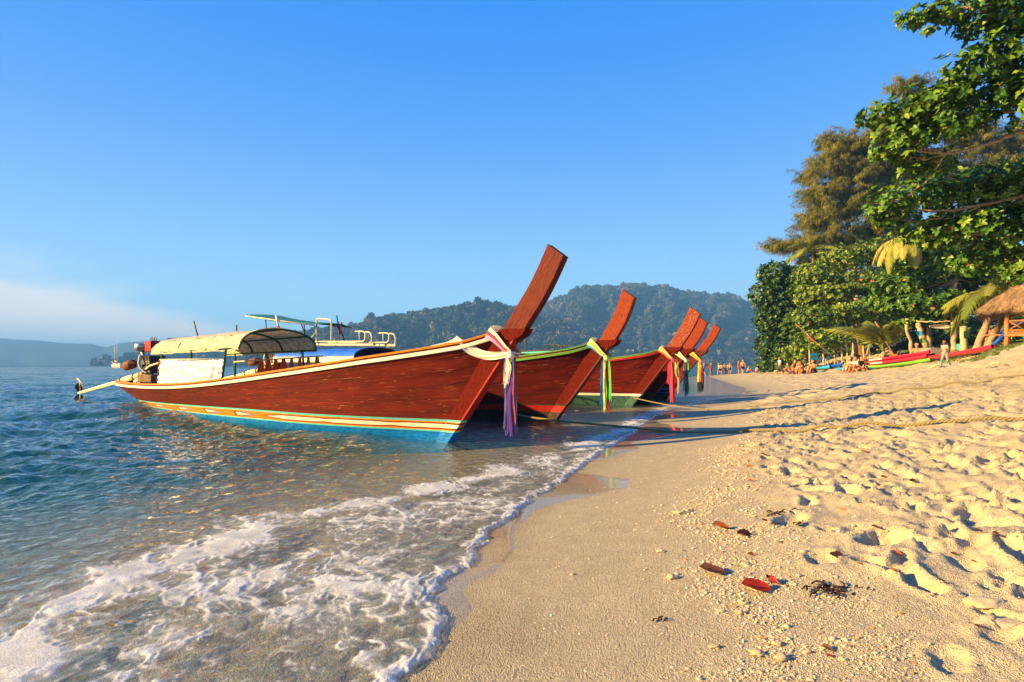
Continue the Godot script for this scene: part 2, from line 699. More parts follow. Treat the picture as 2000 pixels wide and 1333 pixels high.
func edge_at(x: float, d: float) -> float:   # how far the swash runs over the shore line
	return 0.05 * n2.get_noise_2d(x * 1.6, d * 2.3) + 0.022 * n2.get_noise_2d(x * 7.0, d * 7.0) + 0.012 * n2.get_noise_2d(x * 17.0, d * 17.0)


func water_height(x: float, d: float, s: float, r: float) -> float:
	var e := edge_at(x, d) - s
	var bed := sand_height(x, d, s)
	if e < 0: return bed - 0.02
	var film := bed + 0.026 * (1.0 - exp(-e / 0.05))
	return maxf(film, lerpf(film, wave(x, d, s, r), smoothstep(0.1, 1.2, e)))


func make_water() -> void:
	var m := mat("sea_water", Color(0.055, 0.12, 0.095), 0.03)
	m.transparency = BaseMaterial3D.TRANSPARENCY_ALPHA
	m.albedo_color.a = 0.25
	m.metallic_specular = 0.42
	m.normal_enabled = true
	m.normal_texture = noise_tex(41, 0.016, 512, 4, [], true, 10.0)
	m.normal_scale = 1.35
	m.uv1_triplanar = true
	m.uv1_world_triplanar = true
	m.uv1_scale = Vector3(0.55, 0.55, 0.55)
	var hh := func(x: float, d: float, s: float, r: float) -> float: return water_height(x, d, s, r)
	var o := put("sea_water", sheet(radii(0.9, 620.0, 1.0085, 6000.0, 1.06), -80, 62, 600, hh, func(_x, _d, _s): return Color.WHITE, func(s): return s < 0.35), m)
	structure(o, "clear blue green sea water lapping onto the beach")
	var fv := FogVolume.new()
	fv.name = "sea_depth"
	fv.shape = RenderingServer.FOG_VOLUME_SHAPE_BOX
	fv.size = Vector3(9000, 6.6, 6000)
	fv.position = Vector3(0, -0.12 - 3.3, -2950)
	var fm := FogMaterial.new()
	fm.density = 0.55
	fm.albedo = lin(0.014, 0.15, 0.19)
	fv.material = fm
	add_child(fv)
	structure(fv, "blue green body of the sea below its surface")
	make_foam()
	make_film()


# thin film of water left on the smooth sand by the last wave
func make_film() -> void:
	var st := begin()
	var ds := radii(1.6, 26.0, 1.012, 26.0, 2.0)
	var cols := 44
	var v := []
	for d in ds:
		for k in cols:
			var s := lerpf(-0.12, 1.15, k / (cols - 1.0))
			var x := shore(d) + s / 0.93
			var lim := 0.16 + 0.34 * smoothstep(2.5, 6.0, d) + 0.55 * n2.get_noise_2d(d * 0.55, 9.0) + 0.16 * n1.get_noise_2d(x * 1.3, d * 1.1)
			var e := lim - s
			v.append(Vector3(x, sand_height(x, d, s) + (0.0035 if e > 0.05 else lerpf(-0.006, 0.0035, clampf(e / 0.05 + 0.5, 0, 1))), -d))
	for i in ds.size() - 1:
		for k in cols - 1:
			var n := i * cols + k
			quad(st, v[n], v[n + cols], v[n + cols + 1], v[n + 1])
	var m := mat("water_film", Color(0.2, 0.16, 0.1), 0.10)
	m.transparency = BaseMaterial3D.TRANSPARENCY_ALPHA
	m.albedo_color.a = 0.02
	m.metallic_specular = 0.45
	var o := put("water_film", done(st), m)
	structure(o, "thin shining film of water left on the smooth wet sand")



func make_foam() -> void:
	var v := PackedVector3Array()
	var c := PackedColorArray()
	var idx := PackedInt32Array()
	var cols := 360
	var ds := radii(1.45, 20.0, 1.0042, 20.0, 2.0)
	for d in ds:
		var x0 := shore(d)
		var band := table([[0.0, 1.75], [3.5, 1.95], [4.5, 1.8], [5.6, 1.05], [7.0, 0.7], [8.5, 0.35], [11.0, 0.3], [20.0, 0.4]], d)
		for k in cols:
			var e := -0.06 + 3.0 * pow(k / (cols - 1.0), 1.15)
			var x := x0 - e
			var s := -e * 0.93
			var ed := edge_at(x, d) - s
			var y := water_height(x, d, s, d)
			# lace: borders of warped cells, drawn out along the shore
			var wx := x + 0.16 * n1.get_noise_2d(x * 1.7, d * 1.7) + 0.05 * n1.get_noise_2d(x * 6.0, d * 6.0)
			var wd := d + 0.16 * n1.get_noise_2d(x * 1.7 + 40.0, d * 1.7) + 0.05 * n1.get_noise_2d(x * 6.0, d * 6.0 + 40.0)
			var thread := absf(n1.get_noise_2d(wx * 1.5 + wd * 0.5, wd * 0.9 + 5.0))
			var thread2 := absf(n1.get_noise_2d(wx * 3.6 + wd, wd * 2.1 + 25.0))
			var lace := n3.get_noise_2d(wx * 7.0, wd * 5.0 + 7.0) + 1.0
			var gone := smoothstep(-0.25, 0.35, n1.get_noise_2d(x * 1.9 + 70.0, d * 1.3))
			var big := n1.get_noise_2d(x * 0.9 + 7.0, d * 0.8)
			var wb := 0.32 + 0.16 * big
			var dens := exp(-pow((e - band - 0.20 * n2.get_noise_2d(d * 1.1, 2.0)) / wb, 2.0)) * (0.85 + 0.7 * big)
			dens = maxf(dens, 0.75 * exp(-pow((ed - 0.05) / (0.09 + 0.05 * big), 2.0)))
			var fill := smoothstep(band + 0.1, band - 0.5, e) * (0.42 + 0.5 * big)
			dens = clampf(maxf(dens, fill), 0.0, 1.15)
			if d > 8.0: dens *= lerpf(1.0, 0.75, clampf((d - 8.0) / 8.0, 0, 1))
			var web := maxf(1.08 - thread * (7.5 - 5.0 * dens), maxf(0.98 - thread2 * (6.6 - 4.2 * dens), (0.80 - lace * (4.2 - 3.0 * dens)) * 0.95))
			web -= 0.42 * (1.0 - gone) * (1.1 - dens)
			var f := web + (dens - 0.62) * 1.15 + 0.46 * n1.get_noise_2d(x * 7.5, d * 7.5) + 0.2 * n1.get_noise_2d(x * 19.0, d * 19.0)
			var al := smoothstep(0.05, 0.85, f) * smoothstep(0.0, 0.10, dens)
			al = maxf(al, 0.20 * smoothstep(0.1, 0.5, dens) * smoothstep(-0.5, 0.3, f))
			al *= 0.80 + 0.32 * n1.get_noise_2d(x * 3.3 + 15.0, d * 3.3)
			if ed < 0.004: al = 0.0
			var front := exp(-pow((ed - 0.03) / 0.035, 2.0))
			al = maxf(al, front * 0.6 * smoothstep(0.004, 0.016, ed) * (0.75 + 0.5 * big))
			v.append(Vector3(x, y + 0.002 + 0.009 * clampf(f, 0, 1) * al + 0.005 * front, -d))
			c.append(Color(0.82, 0.80, 0.76, clampf(al * 0.84, 0, 1)))
	var rows := ds.size()
	var nm := PackedVector3Array()
	nm.resize(v.size())
	for i in rows:
		for k in cols:
			var du := v[i * cols + mini(k + 1, cols - 1)] - v[i * cols + maxi(k - 1, 0)]
			var dv := v[mini(i + 1, rows - 1) * cols + k] - v[maxi(i - 1, 0) * cols + k]
			nm[i * cols + k] = dv.cross(du).normalized()
	for i in rows - 1:
		for k in cols - 1:
			var n := i * cols + k
			if c[n].a + c[n + 1].a + c[n + cols].a + c[n + cols + 1].a > 0.02:
				idx.append_array([n, n + cols + 1, n + cols, n, n + 1, n + cols + 1])
	var arr := []
	arr.resize(Mesh.ARRAY_MAX)
	arr[Mesh.ARRAY_VERTEX] = v
	arr[Mesh.ARRAY_NORMAL] = nm
	arr[Mesh.ARRAY_COLOR] = c
	arr[Mesh.ARRAY_INDEX] = idx
	var am := ArrayMesh.new()
	am.add_surface_from_arrays(Mesh.PRIMITIVE_TRIANGLES, arr)
	var m := vcol(mat("foam", Color(1, 1, 1), 0.6))
	m.transparency = BaseMaterial3D.TRANSPARENCY_ALPHA
	m.uv1_triplanar = true
	m.uv1_world_triplanar = true
	m.uv1_scale = Vector3.ONE * 3.0
	m.heightmap_enabled = true
	m.heightmap_texture = noise_tex(55, 0.09, 512, 3, [], false, 1.0, FastNoiseLite.TYPE_CELLULAR)
	m.heightmap_scale = 0.22
	m.albedo_texture = noise_tex(57, 0.035, 512, 4, [[0.2, Color(0.94, 0.94, 0.94, 0.72)], [0.6, Color(1, 1, 1, 0.95)]], false, 1.0, FastNoiseLite.TYPE_SIMPLEX)
	var o := put("sea_foam", am, m)
	o.set_meta("kind", "stuff")
	o.set_meta("label", "white lacy foam of the spent wave at the edge of the sand")


# ---------- hills across the bay
func hill(called: String, label: String, crest: Array, t0: float, t1: float, base: float, depth: float, nx: int, ny: int, rough: float, tree: float, trees: int, c0: Color, c1: Color) -> void:
	# crest: [[px, py], ...] of the skyline, base: metres to its shore, depth: from shore to crest
	var v := PackedVector3Array()
	var rows := ny
	for j in rows:
		var f := j / (rows - 1.0) * 1.35
		for i in nx:
			var px := lerpf(t0, t1, i / (nx - 1.0))
			var t := (px - 1000.0) / FL
			var sp := n1.get_noise_2d(t * 9.0, f * 0.8 + base * 0.01)
			var dd := base + depth * f + depth * 0.10 * sp
			var top := (714.0 - table(crest, px)) / FL * (base + depth) - tree * 0.7
			var prof := sin(minf(f, 1.0) * PI * 0.5) if f < 1.0 else cos((f - 1.0) * 2.2)
			prof = lerpf(prof, minf(f, 1.0) if f < 1.0 else prof, 0.55)
			var env_ := sin(clampf(f, 0, 1) * PI)
			var y := maxf(top, 0.0) * (prof + env_ * rough * (sp * 0.9 + 0.55 * n1.get_noise_2d(t * 26.0, f * 3.0)))
			if j == 0: y = -1.0
			v.append(Vector3(t * dd, y + (0.4 if j > 0 else 0.0), -dd))
	var st := begin()
	for j in rows - 1:
		for i in nx - 1:
			var n := j * nx + i
			quad(st, v[n], v[n + nx], v[n + nx + 1], v[n + 1])
	var m := mat(called + "_soil", (c0 + c1) * 0.4, 0.95)
	var o := put(called, done(st), m)
	structure(o, label)
	if trees == 0: return
	var xf := []
	var cols := []
	for n in trees:
		var u := rng.randf() * (nx - 1.001)
		var w := (1.0 - pow(rng.randf(), 1.25)) * 0.78 * (rows - 1.001)
		var i := int(u)
		var j := int(w)
		u -= i
		w -= j
		var k := j * nx + i
		var p := v[k].lerp(v[k + 1], u).lerp(v[k + nx].lerp(v[k + nx + 1], u), w)
		if p.y < 0.3: continue
		var sz := tree * rng.randf_range(0.4, 1.2) * (1.5 if rng.randf() < 0.10 else 1.0)
		p.y += sz * 0.35
		xf.append(Transform3D(Basis(Vector3.UP, rng.randf() * TAU).scaled(Vector3(sz * 0.62, sz * rng.randf_range(0.55, 0.95), sz * 0.62)), p))
		var mixn := clampf(rng.randf() * 0.7 + 0.5 * n1.get_noise_2d(p.x * 0.012, p.z * 0.012 + p.y * 0.02) + 0.15, 0, 1)
		var q := c0.lerp(c1, mixn)
		if n1.get_noise_2d(p.x * 0.006 + 3.0, p.y * 0.018 + p.z * 0.004) > 0.34 and rng.randf() < 0.75: q = Color(0.085, 0.066, 0.045)
		elif rng.randf() < 0.05: q = Color(0.13, 0.12, 0.07)
		var b := rng.randf_range(0.5, 1.55)
		cols.append(Color(q.r * b, q.g * b, q.b * b))
	many(called + "_forest", crown_mesh(), M.get("far_leaf"), xf, cols).set_meta("label", "far forest covering " + label)


func crown_mesh() -> ArrayMesh:
	if M.has("crown_mesh"): return M.crown_mesh
	var st := begin(false)
	var r := RandomNumberGenerator.new()
	r.seed = 4
	for i in 95:
		var a := r.randf() * TAU
		var y := r.randf_range(-0.45, 1.0)
		var rad := sqrt(maxf(0.0, 1.0 - y * y)) * (0.85 + 0.3 * sin(a * 3.0 + y * 4.0))
		var p := Vector3(cos(a) * rad, y, sin(a) * rad) * r.randf_range(0.75, 1.08)
		var nrm := (p + Vector3(r.randfn(0, 0.35), r.randfn(0, 0.35), r.randfn(0, 0.35))).normalized()
		var x := nrm.cross(Vector3(r.randf(), r.randf(), r.randf())).normalized()
		var y2 := nrm.cross(x)
		var s := r.randf_range(0.16, 0.34)
		tri(st, p + x * s, p - x * s * 0.6 + y2 * s, p - x * s * 0.6 - y2 * s)
	M["crown_mesh"] = done(st)
	return M.crown_mesh


func make_hills() -> void:
	vcol(mat("far_leaf", Color(1, 1, 1), 0.9))
	hill("far_hills", "pale far hills across the sea on the left", [[-900, 640], [-500, 650], [-200, 655], [0, 659], [60, 662], [130, 668], [175, 669], [205, 676], [240, 667], [300, 663], [360, 655], [470, 672], [600, 660], [760, 680], [1000, 690]], -900, 1000, 1700, 400, 140, 20, 0.10, 6.0, 0, Color(0.05, 0.08, 0.04), Color(0.05, 0.08, 0.04))
	hill("headland", "dark wooded headland behind the yacht on the left", [[185, 713], [215, 708], [240, 701], [262, 696], [290, 688], [330, 670], [420, 672], [560, 668], [640, 690]], 185, 640, 900, 80, 60, 10, 0.12, 9.0, 1100, Color(0.028, 0.045, 0.02), Color(0.06, 0.075, 0.035))
	hill("near_ridge", "wooded lower ridge behind the first two boats", [[480, 672], [560, 656], [620, 645], [660, 642], [700, 634], [740, 622], [800, 618], [830, 609], [890, 601], [940, 592], [960, 594], [1000, 603], [1060, 618], [1130, 640], [1220, 680], [1290, 708]], 480, 1290, 640, 230, 130, 30, 0.30, 7.0, 12000, Color(0.018, 0.032, 0.014), Color(0.055, 0.065, 0.032))
	hill("mountain", "wooded mountain rising behind the row of boats", [[640, 700], [760, 670], [900, 640], [960, 622], [1000, 604], [1050, 599], [1100, 580], [1150, 561], [1200, 561], [1240, 556], [1290, 561], [1340, 572], [1420, 580], [1450, 588], [1475, 601], [1520, 615], [1640, 640], [1900, 665], [2300, 690]], 640, 2300, 760, 420, 180, 44, 0.32, 7.0, 26000, Color(0.018, 0.032, 0.014), Color(0.058, 0.065, 0.035))


func make_materials() -> void:
	pass


# ---------- longtail boats. Own axes: x towards the bow, y up, z towards the viewer's side; origin where the stem meets the water
const SHEER_Y := [[-13.5, 0.67], [-12.0, 0.655], [-10.7, 0.65], [-9.0, 0.67], [-7.6, 0.71], [-6.0, 0.80], [-3.7, 1.0], [-1.4, 1.25], [0.44, 1.49], [0.96, 1.64], [1.4, 1.78]]
const ZS := [[0, 0.07], [0.3, 0.22], [0.8, 0.40], [1.5, 0.60], [2.5, 0.80], [4.5, 1.0], [7, 1.02], [9, 0.95], [11, 0.76], [12.6, 0.55], [13.6, 0.36], [14.1, 0.2], [14.38, 0.0]]
const ZT := [[0, 0.065], [0.5, 0.2], [1.3, 0.42], [2.3, 0.62], [3.5, 0.74], [6, 0.76], [8, 0.66], [10, 0.46], [11.6, 0.22], [12.3, 0.0]]
const ZW := [[0, 0.055], [0.6, 0.16], [1.6, 0.4], [3.0, 0.6], [5, 0.68], [7, 0.62], [9, 0.42], [10.6, 0.2], [11.3, 0.0]]


func hull_point(t: float, lev: float, side: float) -> Vector3:   # t 0 bow .. 1 stern, lev 0 keel, 1 water, 2 turquoise line, 3 sheer
	var b := [Vector3(-0.5 - t * 10.6, -0.38, 0.03 * (1.0 - t)), Vector3(), Vector3(), Vector3()]
	var u1 := t * 11.3
	var u2 := t * 12.3
	var u3 := t * 14.38
	b[1] = Vector3(-0.24 - u1, 0.0, table(ZW, u1))
	b[2] = Vector3(0.04 - u2, lerpf(0.36, 0.27, smoothstep(4.0, 12.0, u2)), table(ZT, u2))
	b[3] = Vector3(0.94 - u3, table(SHEER_Y, 0.94 - u3), table(ZS, u3))
	var i := mini(int(lev), 2)
	var f := lev - i
	var p: Vector3
	if i == 2:
		# topsides flare outwards towards the rail
		p = b[2].lerp(b[3], f)
		p.z = lerpf(b[2].z, b[3].z, lerpf(f, f * f * 0.35 + f * 0.65, smoothstep(0.5, 0.0, t)))
	else:
		p = b[i].lerp(b[i + 1], f)
	p.z *= side
	return p


func stations(n: int) -> Array:
	var out := []
	for i in n + 1:
		var t := i / float(n)
		out.append(clampf(t * 0.35 + 0.65 * (0.5 - 0.5 * cos(t * PI)), 0, 1))
	return out


func hull_strip(called: String, l0: float, l1: float, rows: int, m: Material, boat: Node3D) -> MeshInstance3D:
	var st := begin()
	var ts := stations(44)
	for side in [1.0, -1.0]:
		for r in rows:
			for i in 44:
				var la := lerpf(l0, l1, r / float(rows))
				var lb := lerpf(l0, l1, (r + 1) / float(rows))
				var a := hull_point(ts[i], la, side)
				var b := hull_point(ts[i + 1], la, side)
				var c := hull_point(ts[i + 1], lb, side)
				var d := hull_point(ts[i], lb, side)
				var va := 1.0 - r / float(rows)
				var vb := 1.0 - (r + 1) / float(rows)
				if side > 0: quad_uv(st, a, b, c, d, Vector2(ts[i], va), Vector2(ts[i + 1], va), Vector2(ts[i + 1], vb), Vector2(ts[i], vb))
				else: quad_uv(st, d, c, b, a, Vector2(ts[i], vb), Vector2(ts[i + 1], vb), Vector2(ts[i + 1], va), Vector2(ts[i], va))
	return put(called, done(st), m, boat)


func rail(called: String, o0: float, o1: float, y0: float, y1: float, m: Material, boat: Node3D) -> void:
	var st := begin(false)
	var ts := stations(60)
	for side in [1.0, -1.0]:
		var ring := []
		for i in 61:
			var p := hull_point(ts[i], 3.0, side)
			var q: Vector3 = hull_point(ts[mini(i + 1, 60)], 3.0, side) - hull_point(ts[maxi(i - 1, 0)], 3.0, side)
			var o: Vector3 = Vector3(q.z, 0, -q.x).normalized() * side
			if i == 60: o = Vector3(-1, 0, 0)
			var e := 0.006
			ring.append([p + o * o0 + Vector3(0, y0, 0), p + o * (o1 - e) + Vector3(0, y0, 0), p + o * o1 + Vector3(0, y0 + e, 0), p + o * o1 + Vector3(0, y1 - e, 0), p + o * (o1 - e) + Vector3(0, y1, 0), p + o * o0 + Vector3(0, y1, 0)])
			if side < 0: ring[-1].reverse()
		loft(st, ring, 1, 1, true)
	put(called, done(st), m, boat)


func bow_profile(st: SurfaceTool, front: Array, back: Array, half: float, bev := 0.012) -> void:
	var rows := []
	for i in front.size():
		var f: Vector2 = front[i]
		var b: Vector2 = back[i]
		var k := (f - b).normalized() * bev
		rows.append([Vector3(b.x, b.y, half - bev), Vector3(b.x + k.x, b.y + k.y, half), Vector3(f.x - k.x, f.y - k.y, half), Vector3(f.x, f.y, half - bev),
			Vector3(f.x, f.y, -half + bev), Vector3(f.x - k.x, f.y - k.y, -half), Vector3(b.x + k.x, b.y + k.y, -half), Vector3(b.x, b.y, -half + bev)])
	st.set_smooth_group(-1)
	loft(st, rows, 1, 1, true)
	for e in [0, rows.size() - 1]:
		for k in range(1, 7):
			tri(st, rows[e][0], rows[e][k], rows[e][k + 1])


func longtail(base: Vector3, label: String, o: Dictionary) -> Node3D:
	var ax := Vector3(0.82, 0, 0.572).normalized()
	var boat := thing("longtail_boat", label, "boat", base, "longtail boats moored side by side at the beach", Basis(ax, Vector3.UP, ax.cross(Vector3.UP)))
	hull_strip("painted_bottom", 0.0, 1.0 + o.b0, 4, o.bottom, boat)
	hull_strip("lower_stripe", 1.0 + o.b0, 1.0 + o.b0 + 0.07, 1, o.line, boat)
	hull_strip("painted_band", 1.0 + o.b0 + 0.07, 1.9, 2, o.band, boat)
	hull_strip("upper_stripe", 1.9, 2.0, 1, o.line, boat)
	hull_strip("hull_side", 2.0, 3.0, 8, o.hull, boat)
	# deck boards inside
	for r in 7:
		var st := begin(false)
		var z0 := -0.62 + r * 0.178
		bar(st, Vector3(-3.0, 0.34, z0 * 0.85 + 0.07), Vector3(-10.0, 0.34, z0 * 0.6 + 0.07), 0.15, 0.03)
		put("deck_board", done(st), M.old_wood, boat)
	for x in [-2.6, -4.4, -6.4, -8.4, -10.2]:
		var st := begin(false)
		var z: float = table(ZS, 0.94 - x) - 0.03
		bar(st, Vector3(x, table(SHEER_Y, x) - 0.16, -z * 0.80), Vector3(x, table(SHEER_Y, x) - 0.16, z * 0.80), 0.22, 0.035)
		put("thwart", done(st), M.old_wood, boat)
	rail("rub_rail", -0.004, 0.035, 0.0, 0.062, o.rub, boat)
	rail("rail_stripe", -0.004, 0.026, 0.062, 0.088, o.stripe, boat)
	rail("gunwale", -0.11, 0.045, 0.088, 0.125, o.gunwale, boat)
	# stem board, knee and prow
	var st2 := begin(false)
	var fr := []
	var bk := []
	for y in [0.36, 0.7, 1.0, 1.4, 1.76]:
		fr.append(Vector2(0.06 + 0.79 * y, y))
		bk.append(Vector2(0.06 + 0.79 * y - lerpf(0.28, 0.44, clampf(y / 1.7, 0, 1)), y))
	bow_profile(st2, fr, bk, 0.075)
	put("stem", done(st2), o.stem, boat)
	# the painted bands run on over the foot of the stem
	var yb: float = 0.36 * o.b0
	for q in [["stem_foot", -0.42, yb, o.bottom], ["foot_stripe", yb, yb + 0.025, o.line], ["foot_band", yb + 0.025, 0.325, o.foot], ["foot_stripe", 0.325, 0.36, o.line]]:
		if q[2] - q[1] < 0.01: continue
		st2 = begin(false)
		bow_profile(st2, [Vector2(0.06 + 0.79 * q[1], q[1]), Vector2(0.06 + 0.79 * q[2], q[2])], [Vector2(0.06 + 0.79 * q[1] - 0.3, q[1]), Vector2(0.06 + 0.79 * q[2] - 0.3, q[2])], 0.077)
		put(q[0], done(st2), q[3], boat)
	if o.foot == M.orange_paint:
		for q in [[0.195, 0.31, 0.0785, M.brown_red_paint], [0.222, 0.283, 0.080, M.white_paint]]:
			st2 = begin(false)
			bow_profile(st2, [Vector2(0.065 + 0.79 * q[0], q[0]), Vector2(0.065 + 0.79 * q[1], q[1])], [Vector2(0.79 * q[0] - 0.23, q[0]), Vector2(0.79 * q[1] - 0.23, q[1])], q[2])
			put("foot_lozenge", done(st2), q[3], boat)
	st2 = begin(false)
	bow_profile(st2, [Vector2(0.06 + 0.79 * 0.37 + 0.012, 0.37), Vector2(0.06 + 0.79 * 1.70 + 0.012, 1.70)], [Vector2(0.06 + 0.79 * 0.37 - 0.03, 0.37), Vector2(0.06 + 0.79 * 1.7 - 0.03, 1.7)], 0.082, 0.006)
	put("stem_edge", done(st2), o.edge, boat)
	st2 = begin(false)
	bow_profile(st2, [Vector2(1.38, 1.62), Vector2(1.54, 1.70), Vector2(1.60, 1.79)], [Vector2(1.0, 1.66), Vector2(1.04, 1.72), Vector2(1.10, 1.80)], 0.105, 0.02)
	put("prow_knee", done(st2), o.stem, boat)
	st2 = begin(false)
	var lean: float = o.lean
	var f2 := []
	var b2 := []
	for k in 9:
		var f := k / 8.0
		var cx := table([[0, 1.27], [0.25, 1.50], [0.5, 1.73], [0.75, 1.91], [1.0, 2.07]], f) - lean * f
		var cy: float = table([[0, 1.70], [0.25, 2.0], [0.5, 2.30], [0.75, 2.59], [1.0, 2.89]], f) + (o.tall - 2.89) * f
		var dirn := Vector2(0.66, 0.75).lerp(Vector2(0.50, 0.86), f).normalized()
		var nrm := Vector2(dirn.y, -dirn.x)
		var w: float = lerpf(0.165, 0.168, f) * o.wide
		f2.append(Vector2(cx, cy) + nrm * w - dirn * (0.02 * f))
		b2.append(Vector2(cx, cy) - nrm * w + dirn * (0.02 * f))
	bow_profile(st2, f2, b2, 0.072)
	put("prow", done(st2), o.prow, boat)
	return boat


# sash: bands bound diagonally round the stem, a knot and hanging lengths of cloth
func sash(boat: Node3D, label: String, bands: Array, hangs: Array, knot_mat: Material, knot := Vector3(1.33, 1.40, 0.13)) -> Node3D:
	var s := thing("ribbon_sash", label, "sash", Vector3.ZERO, "cloth sashes tied round the prows")
	s.transform = boat.transform
	var a := Vector3(0.62, 0.78, 0)
	var nb := bands.size()
	for i in nb:
		var st := begin()
		var rows := []
		for r in 7:
			var w := lerpf(-0.10, 0.105, (i + r / 6.0 * 1.06) / nb)
			var ring := []
			for p in [Vector3(0.93, 1.75, 0.15), Vector3(1.06, 1.66, 0.135), Vector3(1.22, 1.50, 0.115), knot + Vector3(0.0, 0.02, -0.03), knot + Vector3(0.075, 0.0, -0.13), knot + Vector3(0.0, 0.02, -0.23), Vector3(1.22, 1.5, -0.115), Vector3(1.06, 1.66, -0.135), Vector3(0.93, 1.75, -0.15), Vector3(0.92, 1.785, -0.05), Vector3(0.92, 1.785, 0.05)]:
				var near: float = clampf((p.x - 0.88) / 0.5, 0, 1)
				var k := lerpf(1.0, 0.34, near)
				var fold := 0.010 * sin(r * 2.4 + p.x * 9.0 + i * 2.0)
				ring.append(p + a * w * k + Vector3(0, 0, signf(p.z) * (0.012 + fold + 0.01 * i)))
			rows.append(ring)
		loft(st, rows, 1, 1, true)
		put("bound_band", done(st), bands[i], s)
	var kb := begin()
	var prof := []
	for k in 9:
		var f := k / 8.0
		prof.append(Vector2(0.062 * sin(f * PI) * (1.0 + 0.2 * sin(f * 9.0)) + 0.001, -0.075 + 0.15 * f))
	lathe(kb, Transform3D(Basis(Vector3(0, 0, 1), 0.5), knot + Vector3(0.01, 0, 0.01)), prof, 12)
	put("knot", done(kb), knot_mat, s)
	for h in hangs:   # [x offset, z offset, length, width, material, swing]
		put("hanging_ribbon", ribbon(knot + Vector3(h[0], -0.03, h[1]), h[2], h[3], h[5], s.get_child_count()), h[4], s)
	return s


func ribbon(top: Vector3, length: float, width: float, swing: float, seed_: int) -> ArrayMesh:
	var st := begin()
	var rows := []
	for r in 21:
		var f := r / 20.0
		var w := width * (0.45 + 0.55 * smoothstep(0.0, 0.35, f)) * (1.0 - 0.08 * sin(f * 7.0 + seed_))
		var row := []
		for j in 15:
			var u := j / 14.0 - 0.5
			var z := 0.012 * sin(u * 19.0 + seed_ * 1.7 + f * 1.6 + 0.8 * sin(f * 4.0)) * (0.4 + f) + 0.006 * sin(u * 41.0 + f * 3.0 + seed_) + 0.014 * sin(f * 5.0 + seed_) + 0.006 * n1.get_noise_2d(u * 9.0 + seed_, f * 14.0) + 0.03 * u * sin(seed_ * 2.3)
			var y := -length * f - (0.035 * sin(u * 9.0 + seed_) + 0.03 * sin(u * 43.0) if r == 20 else 0.0)
			row.append(top + Vector3(u * w * 0.85 + swing * f * f + 0.008 * sin(f * 9.0 + seed_ * 3.0), y, z + u * w * 0.35))
		rows.append(row)
	loft(st, rows)
	return done(st)


func paint_picture(w: int, h: int, base: Vector3, dark: Vector3, light: Vector3, seed_: int, scratches: int, long_: float, chips := 0.0) -> ImageTexture:
	var im := Image.create_empty(w, h, false, Image.FORMAT_RGB8)
	var r := RandomNumberGenerator.new()
	r.seed = seed_
	var f := FastNoiseLite.new()
	f.seed = seed_
	f.frequency = 1.0
	f.fractal_octaves = 4
	var wear := PackedFloat32Array()
	wear.resize(w * h)
	for k in scratches:
		var x := r.randf() * w
		var y := r.randf() * h
		var n := int(r.randf_range(4, 40) * long_)
		var a := r.randf_range(-0.25, 0.25) if long_ > 0.5 else r.randf() * TAU
		var s := r.randf_range(0.2, 0.9)
		for q in n:
			var xi := int(x + q * cos(a))
			var yi := int(y + q * sin(a) + 1.2 * sin(q * 0.2 + k))
			if xi >= 0 and xi < w and yi >= 0 and yi < h: wear[yi * w + xi] = maxf(wear[yi * w + xi], s * (1.0 - absf(2.0 * q / n - 1.0)))
	for y in h:
		for x in w:
			var u := x * 12.0 / w
			var v := y * 1.0 / h
			var g := f.get_noise_2d(u * 0.6, v * 7.0)
			var g2 := f.get_noise_2d(u * 2.5 + 50.0, v * 26.0)
			var g3 := f.get_noise_2d(u * 1.1 + 9.0, v * 3.0)
			var c := base.lerp(dark, clampf(0.45 + g * 1.1, 0, 1) * 0.8)
			c = c.lerp(base * 1.4, clampf(g3 * 1.2, 0, 1) * 0.6)
			c = c.lerp(light, clampf((g2 - 0.28) * 4.0, 0, 1) * 0.30 * clampf(0.3 + g3 * 2.0, 0, 1))
			if chips > 0: c = c.lerp(light * 1.2, clampf((g2 + g * 0.5 - chips) * 12.0, 0, 1) * 0.8)
			c = c.lerp(light, wear[y * w + x] * 0.55)
			# plank seams
			var seam := absf(fposmod(v * 5.0 + 0.04 * sin(u), 1.0) - 0.5)
			if long_ > 0.5 and seam < 0.022: c *= 0.5
			elif long_ > 0.5 and seam < 0.05: c *= 0.88
			if long_ > 0.5 and absf(seam - 0.09) < 0.022 and fposmod(u * 2.2 + floor(v * 5.0) * 0.4, 1.0) < 0.035: c = c * 0.5 + Vector3(0.03, 0.015, 0.008)
			if long_ > 0.5: c = c.lerp(dark, smoothstep(0.80, 1.0, v) * clampf(0.5 + g3 * 2.0, 0, 1) * 0.6)
			im.set_pixel(x, y, Color(c.x, c.y, c.z).linear_to_srgb())
	return ImageTexture.create_from_image(im)


